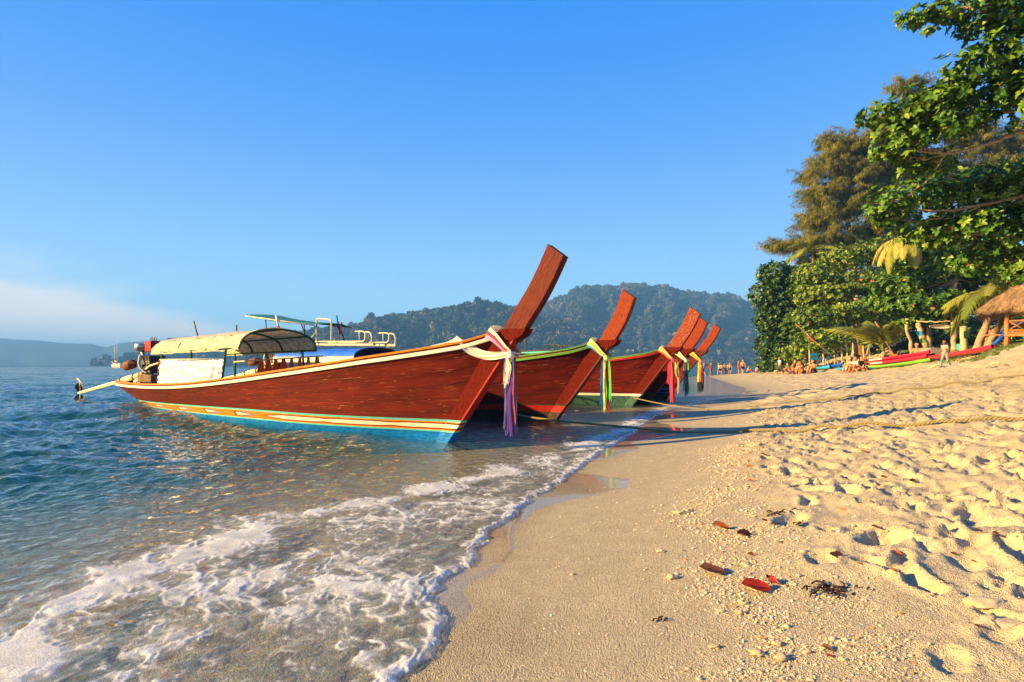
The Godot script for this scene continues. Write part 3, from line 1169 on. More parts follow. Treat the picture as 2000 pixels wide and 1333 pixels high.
func band_picture() -> ImageTexture:
	var w := 2048
	var h := 64
	var im := Image.create_empty(w, h, false, Image.FORMAT_RGB8)
	var orange := Vector3(0.60, 0.17, 0.012)
	var red := Vector3(0.20, 0.016, 0.008)
	var cream := Vector3(0.74, 0.64, 0.48)
	var blue := Vector3(0.06, 0.14, 0.33)
	for x in w:
		var a := (x + 0.5) / w * 12.0
		var hw := 0.0
		if a < 4.14:
			hw = 0.23 - 0.08 * exp(-pow((a - 2.44) / 0.16, 2.0)) - 0.08 * exp(-pow((a - 0.99) / 0.16, 2.0))
			hw = minf(hw, (4.14 - a) * 0.42)
		for y in h:
			var v := absf((y + 0.5) / h - 0.5)
			var c := orange
			if a < 4.25 and v < hw + 0.13 * smoothstep(4.3, 4.0, a): c = red
			if v < hw: c = cream
			for ac in [4.9, 6.25, 7.75, 9.45, 10.85]:
				var q: float = (ac - a) / 0.42
				if absf(q) < 1.0:
					if q > -0.35 and v < 0.44 * (1.0 - q) / 1.35: c = blue
					if q > -0.35 and v < 0.26 * (0.75 - q) / 1.1: c = orange
					if v < 0.40 * (0.55 - q) / 1.55 and v > 0.18 * (-0.45 - q): c = red
					if q > -0.75 and v < 0.22 * (0.5 - q) / 1.25: c = cream
			c *= 0.92 + 0.16 * n2.get_noise_2d(a * 7.0, y * 0.15) + 0.1 * n2.get_noise_2d(a * 40.0, y * 0.5)
			im.set_pixel(x, y, Color(c.x, c.y, c.z).linear_to_srgb())
	return ImageTexture.create_from_image(im)


func canvas_arch(z: float, wide: float, y0: float, y1: float) -> Array:   # cross-section of a canopy, from the viewer's side over to the far side
	var out := []
	for p in [[1.0, 0.0], [0.97, 0.22], [0.90, 0.50], [0.74, 0.72], [0.5, 0.88], [0.25, 0.97], [0.0, 1.0], [-0.25, 0.97], [-0.5, 0.88], [-0.74, 0.72], [-0.90, 0.50], [-0.97, 0.22], [-1.0, 0.0]]:
		out.append(Vector3(0, lerpf(y0, y1, p[1]), z + p[0] * wide))
	return out


func loop_rail(parent: Node3D, called: String, pts: Array, r: float, m: Material) -> void:
	var st := begin()
	tube(st, pts, [r], 7)
	put(called, done(st), m, parent)


func engine(boat: Node3D, at: Vector3, label: String, shaft_len: float, full: bool) -> void:
	var e := thing("longtail_engine", label, "engine", Vector3.ZERO, "")
	e.transform = boat.transform * Transform3D(Basis(), at)
	var st := begin()
	box(st, Transform3D(Basis(), Vector3(0, 0.05, 0)), Vector3(0.62, 0.42, 0.40), 0.03)
	for k in 6: box(st, Transform3D(Basis(), Vector3(-0.25 + k * 0.1, 0.27, 0)), Vector3(0.05, 0.14, 0.42), 0.008)
	for k in 4: box(st, Transform3D(Basis(Vector3(0, 0, 1), 0.2 * k), Vector3(-0.2 + k * 0.14, -0.02 + 0.05 * (k % 2), 0.22)), Vector3(0.1, 0.12, 0.08), 0.012)
	put("engine_block", done(st), M.dark_metal, e)
	st = begin()
	box(st, Transform3D(Basis(), Vector3(0.12, 0.60, 0.02)), Vector3(0.44, 0.30, 0.34), 0.02)
	put("radiator_tank", done(st), M.red_paint, e)
	for x in [-0.02, 0.2]:
		st = begin()
		tube(st, spline([Vector3(x, 0.74, 0.05), Vector3(x + 0.01, 0.83, 0.05), Vector3(x + 0.06, 0.86, 0.05), Vector3(x + 0.11, 0.83, 0.05), Vector3(x + 0.12, 0.74, 0.05)], 4), [0.012], 6)
		put("handle", done(st), M.dark_metal, e)
	st = begin()
	lathe(st, Transform3D(Basis(), Vector3(-0.30, 0.48, 0.16)), [Vector2(0.001, 0), Vector2(0.15, 0.0), Vector2(0.19, 0.03), Vector2(0.19, 0.17), Vector2(0.16, 0.21), Vector2(0.001, 0.23)], 18)
	put("air_cleaner", done(st), M.steel, e)
	st = begin()
	tube(st, [Vector3(-0.30, 0.5, 0.16), Vector3(-0.26, 0.32, 0.14), Vector3(-0.18, 0.2, 0.1)], [0.05, 0.045, 0.05], 8)
	put("intake_pipe", done(st), M.steel, e)
	st = begin()
	lathe(st, frame_along(Vector3(-0.42, 0.14, 0.26), Vector3(-1.05, 0.04, 0.30)), [Vector2(0.001, 0), Vector2(0.045, 0.0), Vector2(0.05, 0.16), Vector2(0.12, 0.20), Vector2(0.135, 0.24), Vector2(0.135, 0.58), Vector2(0.10, 0.64), Vector2(0.001, 0.64)], 16)
	put("muffler", done(st), M.rust, e)
	st = begin()
	tube(st, spline([Vector3(-0.18, 0.36, 0.25), Vector3(-0.1, 0.12, 0.32), Vector3(0.0, -0.04, 0.28), Vector3(0.12, -0.14, 0.2)], 6), [0.032], 8)
	put("hose", done(st), M.cream_paint, e)
	st = begin()
	box(st, Transform3D(Basis(Vector3(0, 0, 1), 0.25), Vector3(-0.62, -0.32, 0.0)), Vector3(0.8, 0.12, 0.26), 0.02)
	box(st, Transform3D(Basis(Vector3(0, 0, 1), -0.5), Vector3(-0.75, -0.46, 0.0)), Vector3(0.5, 0.10, 0.2), 0.02)
	put("engine_mount", done(st), M.cream_paint, e)
	st = begin()
	box(st, Transform3D(Basis(), Vector3(0.05, -0.30, 0)), Vector3(0.9, 0.22, 0.5), 0.02)
	put("engine_bed", done(st), M.old_wood, e)
	# tiller forward, shaft aft
	st = begin()
	tube(st, [Vector3(-0.5, -0.16, 0.12), Vector3(0.6, 0.06, 0.30), Vector3(1.9, 0.20, 0.42)], [0.035, 0.03, 0.026], 8)
	put("tiller", done(st), M.cream_paint, e)
	if not full: return
	var t0 := Vector3(-0.5, -0.18, 0)
	var t1 := t0 + Vector3(-shaft_len * 0.985, -shaft_len * 0.13, 0)
	st = begin()
	tube(st, [t0, t0.lerp(t1, 0.3), t0.lerp(t1, 0.301), t1], [0.10, 0.095, 0.062, 0.042], 12)
	put("propeller_shaft", done(st), M.cream_paint, e)
	for f in [0.12, 0.29]:
		st = begin()
		lathe(st, frame_along(t0.lerp(t1, f), t1), [Vector2(0.09, 0), Vector2(0.12, 0.005), Vector2(0.12, 0.035), Vector2(0.09, 0.04)], 12)
		put("shaft_clamp", done(st), M.dark_metal, e)
	for s in [-1.0, 1.0]:
		st = begin()
		var rows := []
		for k in 9:
			var f := k / 8.0
			var w := 0.17 * sin(clampf(f * 0.93 + 0.07, 0, 1) * PI) + 0.02
			var tw := lerpf(1.0, 0.5, f)
			var row := []
			for j in 5:
				var u := j / 4.0 - 0.5
				row.append(t1 + Vector3(0.02 + u * w * 0.6 * sin(tw) + 0.02 * u * u, s * (0.03 + 0.34 * f), u * 2.0 * w * cos(tw) * s))
			rows.append(row)
		loft(st, rows)
		put("propeller_blade", done(st), M.bronze, e)
	st = begin()
	for s in [-1.0, 1.0]:
		tube(st, [t1 + Vector3(0.62, 0.08 * s, 0), t1 + Vector3(0.2, 0.40 * s, 0.02), t1 + Vector3(-0.10, 0.50 * s, 0.02)], [0.02], 6)
		tube(st, [t1 + Vector3(0.12, 0.03 * s, 0), t1 + Vector3(0.12, 0.42 * s, 0.02)], [0.016], 6)
	put("propeller_guard", done(st), M.cream_paint, e)


func canopy(boat: Node3D, x0: float, x1: float, wide: float, ylow0: float, ylow1: float, ytop0: float, ytop1: float, canvas: Material, pipe: Material, posts: Array, skirt: Material = null) -> void:
	var st := begin()
	var rows := []
	var n := 28
	for i in n + 1:
		var f := i / float(n)
		var x := lerpf(x0, x1, f)
		var row := canvas_arch(0.0, wide, lerpf(ylow0, ylow1, f), lerpf(ytop0, ytop1, f))
		var sag := 0.5 - 0.5 * cos(f * TAU * 3.0)
		for j in row.size():
			var q: Vector3 = row[j]
			q.x = x + 0.012 * sin(j * 2.1 + i)
			var wr := n1.get_noise_2d(x * 2.6 + x0, j * 0.55) * 0.03
			q.y -= sag * 0.028 * (1.0 - absf(q.z) / wide * 0.6) - wr * 0.5
			q.z += wr * signf(q.z) - 0.02 * sag * signf(q.z)
			row[j] = q
		rows.append(row)
	# turned-down hem on both sides
	for r in rows:
		r.push_front(r[0] + Vector3(0, -0.035, -0.01))
		r.append(r[-1] + Vector3(0, -0.035, 0.01))
	loft(st, rows, 2.0, 6.0)
	put("canopy_canvas", done(st), canvas, boat)
	for k in 4:
		var f := k / 3.0
		var arch := canvas_arch(0.0, wide - 0.025, lerpf(ylow0, ylow1, f), lerpf(ytop0, ytop1, f) - 0.03)
		for j in arch.size(): arch[j].x = lerpf(x0 + 0.03, x1 - 0.02, f)
		st = begin()
		tube(st, spline(arch, 3), [0.022], 7)
		put("canopy_arch", done(st), pipe, boat)
	for p in [0, 3, 6, 9, 12]:
		var a: Vector3 = canvas_arch(0.0, wide - 0.03, ylow0, ytop0 - 0.04)[p]
		var b: Vector3 = canvas_arch(0.0, wide - 0.03, ylow1, ytop1 - 0.04)[p]
		a.x = x0 + 0.03
		b.x = x1 - 0.02
		st = begin()
		tube(st, [a, b], [0.017], 6)
		put("canopy_rib", done(st), pipe, boat)
	for x in posts:
		for s in [1.0, -1.0]:
			st = begin()
			var f: float = clampf((x - x0) / (x1 - x0), 0, 1)
			tube(st, [Vector3(x, lerpf(ylow0, ylow1, f) + 0.02, s * (wide - 0.03)), Vector3(x, table(SHEER_Y, x) + 0.10, s * (table(ZS, 0.94 - x) - 0.05))], [0.026], 7)
			put("canopy_post", done(st), pipe, boat)
	if skirt:
		for s in [1.0, -1.0]:
			st = begin()
			var rr := []
			for i in 15:
				var f := i / 14.0
				var x := lerpf(x0, x1, f)
				var row := []
				for j in 4: row.append(Vector3(x, lerpf(ylow0, ylow1, f) - j * 0.055, s * (wide + 0.005 + 0.012 * sin(i * 1.9 + j))))
				rr.append(row)
			loft(st, rr)
			put("canopy_skirt", done(st), skirt, boat)


func roof_rack(boat: Node3D, x0: float, x1: float, y0: float, y1: float, m: Material, floor_mat: Material, s := 1.0) -> void:
	# long rack floor with bent pipe hoops, as the second boat carries above its roof
	var st := begin(false)
	for z in [-0.42, 0.0, 0.42]: bar(st, Vector3(x0, y0, z), Vector3(x1, y1, z), 0.10, 0.05)
	put("rack_floor", done(st), floor_mat, boat)
	for z in [0.45, -0.45]:
		var p := func(x: float, up: float) -> Vector3: return Vector3(x, lerpf(y0, y1, (x - x0) / (x1 - x0)) + up * s, z)
		loop_rail(boat, "tall_hoop", spline([p.call(x0 + 0.75, 0.06), p.call(x0 + 0.75, 0.70), p.call(x0 + 0.85, 0.80), p.call(x0 + 1.35, 0.76), p.call(x0 + 1.48, 0.66), p.call(x0 + 1.48, 0.06)] if z > 0 else [p.call(x0 + 0.75, 0.06), p.call(x0 + 0.75, 0.6), p.call(x0 + 0.75, 0.78)], 4), 0.022, m)
		loop_rail(boat, "rack_brace", [p.call(x0 + 0.28, 0.05), p.call(x0 + 0.74, 0.42)], 0.016, m)
		loop_rail(boat, "rack_rail", spline([p.call(x0 + 0.1, 0.09), p.call(x1 - 0.75, 0.09), p.call(x1 - 0.42, 0.11), p.call(x1 - 0.36, 0.24), p.call(x1 - 0.42, 0.37), p.call(x1 - 0.8, 0.38)], 5), 0.022, m)
		loop_rail(boat, "end_hoop", spline([p.call(x1 - 0.10, 0.03), p.call(x1 - 0.08, 0.22), p.call(x1 - 0.16, 0.34), p.call(x1 - 0.34, 0.36)], 5), 0.022, m)
		loop_rail(boat, "rack_stay", [p.call(x1 - 0.62, 0.09), p.call(x1 - 0.62, 0.37)], 0.014, m)


func make_boats() -> void:
	# paints
	worn(mat("old_wood", Color(0.16, 0.10, 0.06), 0.8), Vector3(0.8, 4, 4), 61, 0.6, 1.3, 0.3)
	mat("dark_metal", Color(0.03, 0.028, 0.028), 0.5, 0.4)
	mat("steel", Color(0.42, 0.38, 0.32), 0.35, 0.8)
	worn(mat("rust", Color(0.16, 0.06, 0.035), 0.75), Vector3.ONE * 5, 62, 0.5, 1.5, 0.2)
	mat("bronze", Color(0.05, 0.035, 0.03), 0.45, 0.5)
	worn(mat("red_paint", Color(0.30, 0.02, 0.02), 0.4), Vector3.ONE * 4, 63, 0.8, 1.2)
	worn(mat("cream_paint", Color(0.66, 0.52, 0.34), 0.55), Vector3.ONE * 3, 64, 0.8, 1.15)
	worn(mat("white_paint", Color(0.72, 0.62, 0.50), 0.55), Vector3(1, 6, 6), 65, 0.8, 1.12)
	worn(mat("orange_paint", Color(0.60, 0.17, 0.015), 0.5), Vector3(1, 6, 6), 66, 0.75, 1.15)
	worn(mat("brown_red_paint", Color(0.13, 0.022, 0.012), 0.5), Vector3(1, 6, 6), 67, 0.7, 1.2)
	worn(mat("turquoise_paint", Color(0.10, 0.46, 0.40), 0.5), Vector3(1, 8, 8), 68, 0.8, 1.15)
	worn(mat("blue_paint", Color(0.002, 0.16, 0.52), 0.5), Vector3(1.2, 5, 5), 69, 0.55, 1.15)
	worn(mat("green_paint", Color(0.13, 0.25, 0.05), 0.5), Vector3(1, 6, 6), 70, 0.8, 1.15)
	worn(mat("bright_red_paint", Color(0.30, 0.018, 0.012), 0.5), Vector3(1, 6, 6), 71, 0.75, 1.2)
	worn(mat("dark_bottom_paint", Color(0.055, 0.03, 0.022), 0.6), Vector3(1, 5, 5), 72, 0.5, 1.3)
	worn(mat("teal_bottom_paint", Color(0.04, 0.095, 0.075), 0.6), Vector3(1.5, 4, 4), 73, 0.4, 1.7)
	worn(mat("hull_red", Color(0.085, 0.011, 0.005), 0.6), Vector3(0.5, 4, 4), 74, 0.5, 1.45)
	streaky(worn(mat("prow_red", Color(0.095, 0.013, 0.007), 0.7), Vector3(5, 1.2, 5), 75, 0.75, 1.25))
	streaky(worn(mat("prow_orange_red", Color(0.19, 0.024, 0.006), 0.65), Vector3(5, 1.4, 5), 76, 0.75, 1.25))
	worn(mat("stem_red", Color(0.085, 0.0085, 0.005), 0.85), Vector3(4, 1.6, 4), 77, 0.75, 1.25)
	worn(mat("yellow_paint", Color(0.66, 0.40, 0.05), 0.5), Vector3(1, 6, 6), 78, 0.8, 1.15)
	worn(mat("black_hull", Color(0.03, 0.02, 0.018), 0.5), Vector3(0.6, 4, 4), 79, 0.6, 1.3)
	var hull1 := StandardMaterial3D.new()
	hull1.albedo_texture = paint_picture(1024, 192, Vector3(0.135, 0.0105, 0.005), Vector3(0.055, 0.005, 0.003), Vector3(0.40, 0.125, 0.05), 81, 700, 0.75, 0.60)
	hull1.roughness = 0.62
	hull1.metallic_specular = 0.25
	hull1.heightmap_enabled = true
	hull1.heightmap_texture = hull1.albedo_texture
	hull1.heightmap_scale = 0.15
	var band1 := StandardMaterial3D.new()
	band1.albedo_texture = band_picture()
	band1.roughness = 0.7
	band1.metallic_specular = 0.25
	var prow1 := StandardMaterial3D.new()
	prow1.albedo_texture = paint_picture(256, 512, Vector3(0.115, 0.014, 0.008), Vector3(0.055, 0.008, 0.006), Vector3(0.34, 0.14, 0.085), 83, 420, 0.45)
	prow1.uv1_scale = Vector3(7, 1, 1)
	prow1.roughness = 0.7
	prow1.metallic_specular = 0.25
	var prow3: StandardMaterial3D = prow1.duplicate()
	prow3.albedo_texture = paint_picture(192, 384, Vector3(0.21, 0.028, 0.008), Vector3(0.14, 0.016, 0.006), Vector3(0.50, 0.36, 0.27), 85, 240, 0.5, 0.40)
	var hull2: StandardMaterial3D = hull1.duplicate()
	hull2.uv1_offset = Vector3(0.37, 0, 0)
	hull2.albedo_color = Color(0.86, 0.80, 0.80)
	var hull3: StandardMaterial3D = hull1.duplicate()
	hull3.uv1_offset = Vector3(0.71, 0, 0)
	hull3.albedo_color = Color(1.0, 0.92, 0.9)
	var green_pipe := mat("green_pipe", Color(0.03, 0.11, 0.045), 0.45)
	var cream_canvas := worn(mat("cream_canvas", Color(0.62, 0.53, 0.38), 0.8), Vector3(0.9, 1.6, 1.6), 82, 0.66, 1.18)
	cream_canvas.backlight_enabled = true
	cream_canvas.backlight = lin(0.5, 0.45, 0.34)
	var blue_canvas := worn(mat("blue_canvas", Color(0.015, 0.12, 0.62), 0.6), Vector3(1.5, 3, 3), 83, 0.8, 1.15)
	var cloth := func(called: String, c: Color) -> StandardMaterial3D:
		var m := mat(called, c, 0.85)
		m.backlight_enabled = true
		m.backlight = Color(0.5, 0.5, 0.5)
		m.rim_enabled = true
		m.rim = 0.3
		return m
	M.stem_red.metallic_specular = 0.12
	var c_white: Material = cloth.call("white_cloth", Color(0.66, 0.57, 0.50))
	var c_purple: Material = cloth.call("purple_cloth", Color(0.06, 0.025, 0.20))
	var c_lilac: Material = cloth.call("lilac_cloth", Color(0.26, 0.20, 0.44))
	var c_red: Material = cloth.call("red_cloth", Color(0.58, 0.02, 0.035))
	var c_green: Material = cloth.call("green_cloth", Color(0.06, 0.58, 0.07))
	var c_lime: Material = cloth.call("lime_cloth", Color(0.42, 0.66, 0.20))
	var c_yellow: Material = cloth.call("yellow_cloth", Color(0.78, 0.62, 0.07))
	var c_blue: Material = cloth.call("blue_cloth", Color(0.02, 0.20, 0.50))
	var c_pink: Material = cloth.call("pink_cloth", Color(0.80, 0.06, 0.10))
	var c_salmon: Material = cloth.call("salmon_cloth", Color(0.78, 0.26, 0.15))
	var c_orange: Material = cloth.call("orange_cloth", Color(0.80, 0.28, 0.02))
	var c_dark: Material = cloth.call("dark_green_cloth", Color(0.02, 0.09, 0.07))

	# --- the nearest boat
	var b1 := longtail(Vector3(-1.04, 0, -8.87), "nearest longtail boat, red brown with blue bottom, orange painted band and cream canopy", {
		"b0": 0.42, "bottom": M.blue_paint, "line": M.turquoise_paint, "band": band1, "foot": M.orange_paint, "hull": hull1, "rub": M.white_paint, "stripe": M.brown_red_paint,
		"gunwale": M.orange_paint, "stem": M.stem_red, "edge": M.bright_red_paint, "prow": prow1, "lean": 0.0, "tall": 2.89, "wide": 1.0})
	canopy(b1, -8.95, -4.85, 0.92, 1.55, 1.60, 1.98, 2.06, cream_canvas, green_pipe, [-8.4, -6.9, -5.4])
	for p in [[Vector3(-8.75, 2.0, -0.1), Vector3(-8.98, 2.42, -0.1)], [Vector3(-7.6, 2.0, -0.5), Vector3(-7.6, 2.28, -0.5)]]:
		loop_rail(b1, "pole", p, 0.018, M.old_wood)
	loop_rail(b1, "jacket_rail", [Vector3(-8.3, 1.34, -0.80), Vector3(-4.5, 1.46, -0.82)], 0.018, M.cream_paint)
	var st := begin(false)
	box(st, Transform3D(Basis(), Vector3(-4.6, 0.95, -0.25)), Vector3(0.5, 0.28, 0.6), 0.02)
	put("chest", done(st), M.brown_red_paint, b1)
	engine(b1, Vector3(-11.15, 1.18, 0.0), "engine on the nearest boat with red tank, muffler and long propeller shaft", 5.45, true)
	# sheet of pale plastic hung along the side under the canopy
	var plastic := worn(mat("plastic", Color(0.52, 0.52, 0.58), 0.28), Vector3(2, 2, 2), 84, 0.85, 1.1)
	var sheet_ := thing("plastic_sheet", "pale plastic sheet hung along the side of the nearest boat", "sheet")
	sheet_.transform = b1.transform
	st = begin()
	var rows := []
	for i in 61:
		var f := i / 60.0
		var row := []
		for j in 17:
			var g := j / 16.0
			var x := lerpf(-8.32, -5.38, f)
			var crease := 0.034 * n1.get_noise_2d(f * 9.0, g * 3.0) + 0.03 * sin(f * 60.0 + g * 2.0) * smoothstep(0.68, 0.8, f) * (0.6 + 0.4 * g) + 0.018 * n1.get_noise_2d(f * 30.0, g * 12.0)
			row.append(Vector3(x, lerpf(1.375, table(SHEER_Y, x) + 0.13, g) - 0.02 * sin(f * PI) * (1.0 - g), 0.965 + 0.045 * g + crease))
		rows.append(row)
	loft(st, rows)
	put("plastic", done(st), plastic, sheet_)
	loop_rail(sheet_, "hem_cord", [Vector3(-8.33, 1.385, 0.96), Vector3(-5.36, 1.385, 0.96)], 0.012, M.cream_paint)
	st = begin(false)
	bar(st, Vector3(-8.335, 1.38, 0.975), Vector3(-8.335, 0.83, 1.02), 0.02, 0.02)
	put("red_border", done(st), M.bright_red_paint, sheet_)
	var jm := mat("life_jacket_orange", Color(0.72, 0.10, 0.02), 0.8)
	var where := ["nearest the stern", "second from the stern", "third from the stern", "fourth from the stern", "fifth from the stern", "third from the bow end", "second from the bow end", "nearest the bow"]
	for k in 8:
		var x := -7.0 + k * 0.33
		var j := thing("life_jacket", "orange life jacket %s in the row hung inside the nearest boat" % where[k], "life jacket", Vector3.ZERO, "orange life jackets hung in the nearest boat")
		j.transform = b1.transform * Transform3D(Basis(Vector3.UP, rng.randf_range(-0.3, 0.3)), Vector3(x, 1.35 + 0.012 * k, -0.80))
		for s in [-1.0, 1.0]:
			st = begin()
			rows = []
			for i in 7:
				var f := i / 6.0
				var w := lerpf(0.025, 0.068, smoothstep(0.0, 0.7, f)) * rng.randf_range(0.9, 1.1)
				var ring := []
				for q in 8:
					var a := TAU * q / 8.0
					ring.append(Vector3(s * (0.03 + 0.045 * f) + cos(a) * w, 0.02 - f * 0.40, sin(a) * 0.035 * (0.5 + f)))
				rows.append(ring)
			loft(st, rows, 1, 1, true)
			put("float_panel", done(st), jm, j)
	var s1 := sash(b1, "white and purple cloth sash tied round the nearest prow", [c_lilac, c_red, c_white], [
		[-0.03, 0.02, 1.14, 0.21, c_purple, 0.0], [0.05, 0.0, 1.10, 0.18, c_purple, 0.01], [0.075, 0.03, 1.0, 0.06, c_red, 0.015], [-0.075, 0.03, 1.06, 0.05, c_lilac, -0.01], [-0.005, 0.06, 0.42, 0.15, c_white, -0.05]], c_white)
	# its loose end led back over the rail
	st = begin()
	rows = []
	var path := spline([Vector3(1.34, 1.43, 0.15), Vector3(1.08, 1.395, 0.14), Vector3(0.84, 1.41, 0.17), Vector3(0.64, 1.49, 0.235), Vector3(0.50, 1.60, 0.30), Vector3(0.38, 1.645, 0.285), Vector3(0.18, 1.60, 0.31), Vector3(-0.02, 1.565, 0.36), Vector3(-0.12, 1.52, 0.42)], 7)
	for i in path.size():
		var f := i / float(path.size() - 1)
		var w := 0.045 + 0.032 * sin(clampf(f * 1.05, 0, 1) * PI)
		var lay_ := smoothstep(0.55, 0.72, f)
		var row := []
		for j in 9:
			var u := j / 8.0 - 0.5
			row.append(path[i] + Vector3(0.012 * sin(u * 8.0 + i * 0.2), u * 2.0 * w * lerpf(1.0, 0.35, lay_), 0.022 * sin(u * 12.0 + i * 0.3) - u * 2.0 * w * 0.9 * lay_))
		rows.append(row)
	loft(st, rows)
	put("loose_end", done(st), c_white, s1)

	# --- the second boat
	var b2 := longtail(Vector3(1.0, 0, -12.38), "second longtail boat from the left, red brown with green rails and blue canopy", {
		"b0": 0.42, "bottom": M.dark_bottom_paint, "line": M.dark_bottom_paint, "band": M.bright_red_paint, "foot": M.bright_red_paint, "hull": hull2, "rub": M.green_paint, "stripe": M.bright_red_paint,
		"gunwale": M.green_paint, "stem": M.stem_red, "edge": M.brown_red_paint, "prow": M.prow_orange_red, "lean": 0.26, "tall": 2.76, "wide": 1.0})
	canopy(b2, -10.0, -6.0, 0.90, 1.52, 1.50, 1.80, 1.78, blue_canvas, M.dark_metal, [-9.5, -8.0, -6.3], M.white_paint)
	roof_rack(b2, -9.1, -5.7, 1.92, 1.84, M.cream_paint, M.cream_paint)
	var teal := worn(mat("teal_canvas", Color(0.03, 0.16, 0.16), 0.7), Vector3(2, 3, 3), 85, 0.7, 1.2)
	st = begin()
	rows = []
	for i in 13:
		var f := i / 12.0
		var row := []
		for j in 9:
			var u := j / 8.0 * 2.0 - 1.0
			row.append(Vector3(lerpf(-11.7, -8.1, f), lerpf(2.95, 2.48, f) - 0.05 * sin(f * PI) + 0.10 * (1.0 - u * u) + 0.01 * sin(i * 2.0 + j), u * lerpf(0.9, 0.75, f)))
		rows.append(row)
	loft(st, rows)
	put("awning_canvas", done(st), teal, b2)
	for s in [0.72, -0.72]:
		loop_rail(b2, "awning_pole", [Vector3(-10.6, 1.3, s), Vector3(-10.75, 2.82, s)], 0.02, M.dark_metal)
		loop_rail(b2, "awning_pole", [Vector3(-8.2, 1.5, s), Vector3(-8.75, 2.55, s)], 0.02, M.dark_metal)
		loop_rail(b2, "awning_edge", [Vector3(-11.72, 2.94, s * 1.2), Vector3(-8.1, 2.47, s * 1.03)], 0.02, M.cream_paint)
	for s in [[-9.7, 0.86], [-8.05, -0.2]]:
		st = begin()
		tube(st, [Vector3(s[0], 2.3, s[1]), Vector3(s[0] - 0.12, 2.62, s[1]), Vector3(s[0] - 0.2, 2.85, s[1])], [0.02, 0.03, 0.035], 7)
		put("wound_cloth", done(st), c_blue if s[1] < 0 else c_white, b2)
		st = begin()
		tube(st, [Vector3(s[0] + 0.03, 2.25, s[1]), Vector3(s[0] - 0.08, 2.5, s[1] + 0.01)], [0.03, 0.045], 7)
		put("wound_cloth", done(st), c_red, b2)
	engine(b2, Vector3(-11.4, 1.30, 0.0), "engine at the stern of the second boat, seen under the cream canopy", 4.6, true)
	sash(b2, "green, yellow, red and blue ribbons tied round the second prow", [c_blue, c_yellow, c_salmon, c_lime], [
		[-0.085, 0.02, 1.02, 0.07, c_blue, -0.02], [-0.035, 0.03, 1.10, 0.08, c_lime, 0.0], [0.0, 0.045, 1.12, 0.06, c_yellow, 0.0], [0.04, 0.01, 1.12, 0.08, c_red, 0.015], [0.085, 0.035, 0.86, 0.11, c_green, 0.04]], c_lime)

	# --- the third boat and those behind it
	var b3 := longtail(Vector3(3.78, 0, -16.9), "third longtail boat from the left with scratched orange red prow and red rails", {
		"b0": 0.8, "bottom": M.teal_bottom_paint, "line": M.white_paint, "band": M.white_paint, "foot": M.white_paint, "hull": hull3, "rub": M.bright_red_paint, "stripe": M.yellow_paint,
		"gunwale": M.green_paint, "stem": M.stem_red, "edge": M.brown_red_paint, "prow": prow3, "lean": 0.10, "tall": 2.86, "wide": 1.08})
	canopy(b3, -7.2, -4.1, 0.85, 1.42, 1.40, 1.72, 1.70, blue_canvas, M.dark_metal, [-6.8, -4.4], M.white_paint)
	roof_rack(b3, -5.2, -2.2, 1.66, 1.72, M.dark_metal, M.turquoise_paint, 0.62)
	sash(b3, "pink, salmon and lime ribbons tied round the third prow", [c_pink, c_salmon, c_yellow, c_salmon], [
		[-0.10, 0.03, 0.66, 0.10, c_pink, -0.03], [-0.03, 0.04, 1.22, 0.12, c_pink, 0.0], [0.02, 0.02, 1.18, 0.10, c_red, 0.01], [0.10, 0.05, 0.46, 0.08, c_lime, 0.02], [0.15, 0.0, 0.95, 0.10, c_salmon, 0.02]], c_pink)
	var b4 := longtail(Vector3(4.62, 0, -18.3), "red brown longtail boat half hidden just behind the third one", {
		"b0": 0.5, "bottom": M.dark_bottom_paint, "line": M.dark_bottom_paint, "band": M.dark_bottom_paint, "foot": M.dark_bottom_paint, "hull": hull2, "rub": M.brown_red_paint, "stripe": M.cream_paint,
		"gunwale": M.brown_red_paint, "stem": M.stem_red, "edge": M.brown_red_paint, "prow": M.prow_orange_red, "lean": 0.20, "tall": 2.70, "wide": 0.95})
	sash(b4, "white, lime and dark green ribbons on the half hidden prow", [c_lime, c_white], [
		[-0.05, 0.02, 0.95, 0.06, c_lilac, 0.0], [0.0, 0.03, 1.12, 0.07, c_dark, 0.0], [0.05, 0.02, 1.06, 0.08, c_dark, 0.0], [0.09, 0.04, 0.98, 0.06, c_green, 0.01]], c_white)
	var b5 := longtail(Vector3(5.9, 0, -20.6), "farthest longtail boat with dark hull and blue stripe near the water", {
		"b0": 0.55, "bottom": M.black_hull, "line": M.blue_paint, "band": M.black_hull, "foot": M.black_hull, "hull": M.black_hull, "rub": M.brown_red_paint, "stripe": M.yellow_paint,
		"gunwale": M.brown_red_paint, "stem": M.hull_red, "edge": M.brown_red_paint, "prow": M.prow_orange_red, "lean": 0.16, "tall": 2.66, "wide": 0.85})
	sash(b5, "orange, yellow and pink ribbons tied round the farthest prow", [c_orange, c_salmon, c_yellow], [
		[-0.06, 0.03, 1.08, 0.08, c_yellow, -0.02], [0.0, 0.05, 1.10, 0.10, c_orange, 0.0], [0.05, 0.03, 1.08, 0.08, c_red, 0.01], [0.09, 0.02, 1.04, 0.06, c_purple, 0.02], [0.0, 0.08, 0.45, 0.14, c_orange, 0.0]], c_salmon)
	make_yacht()


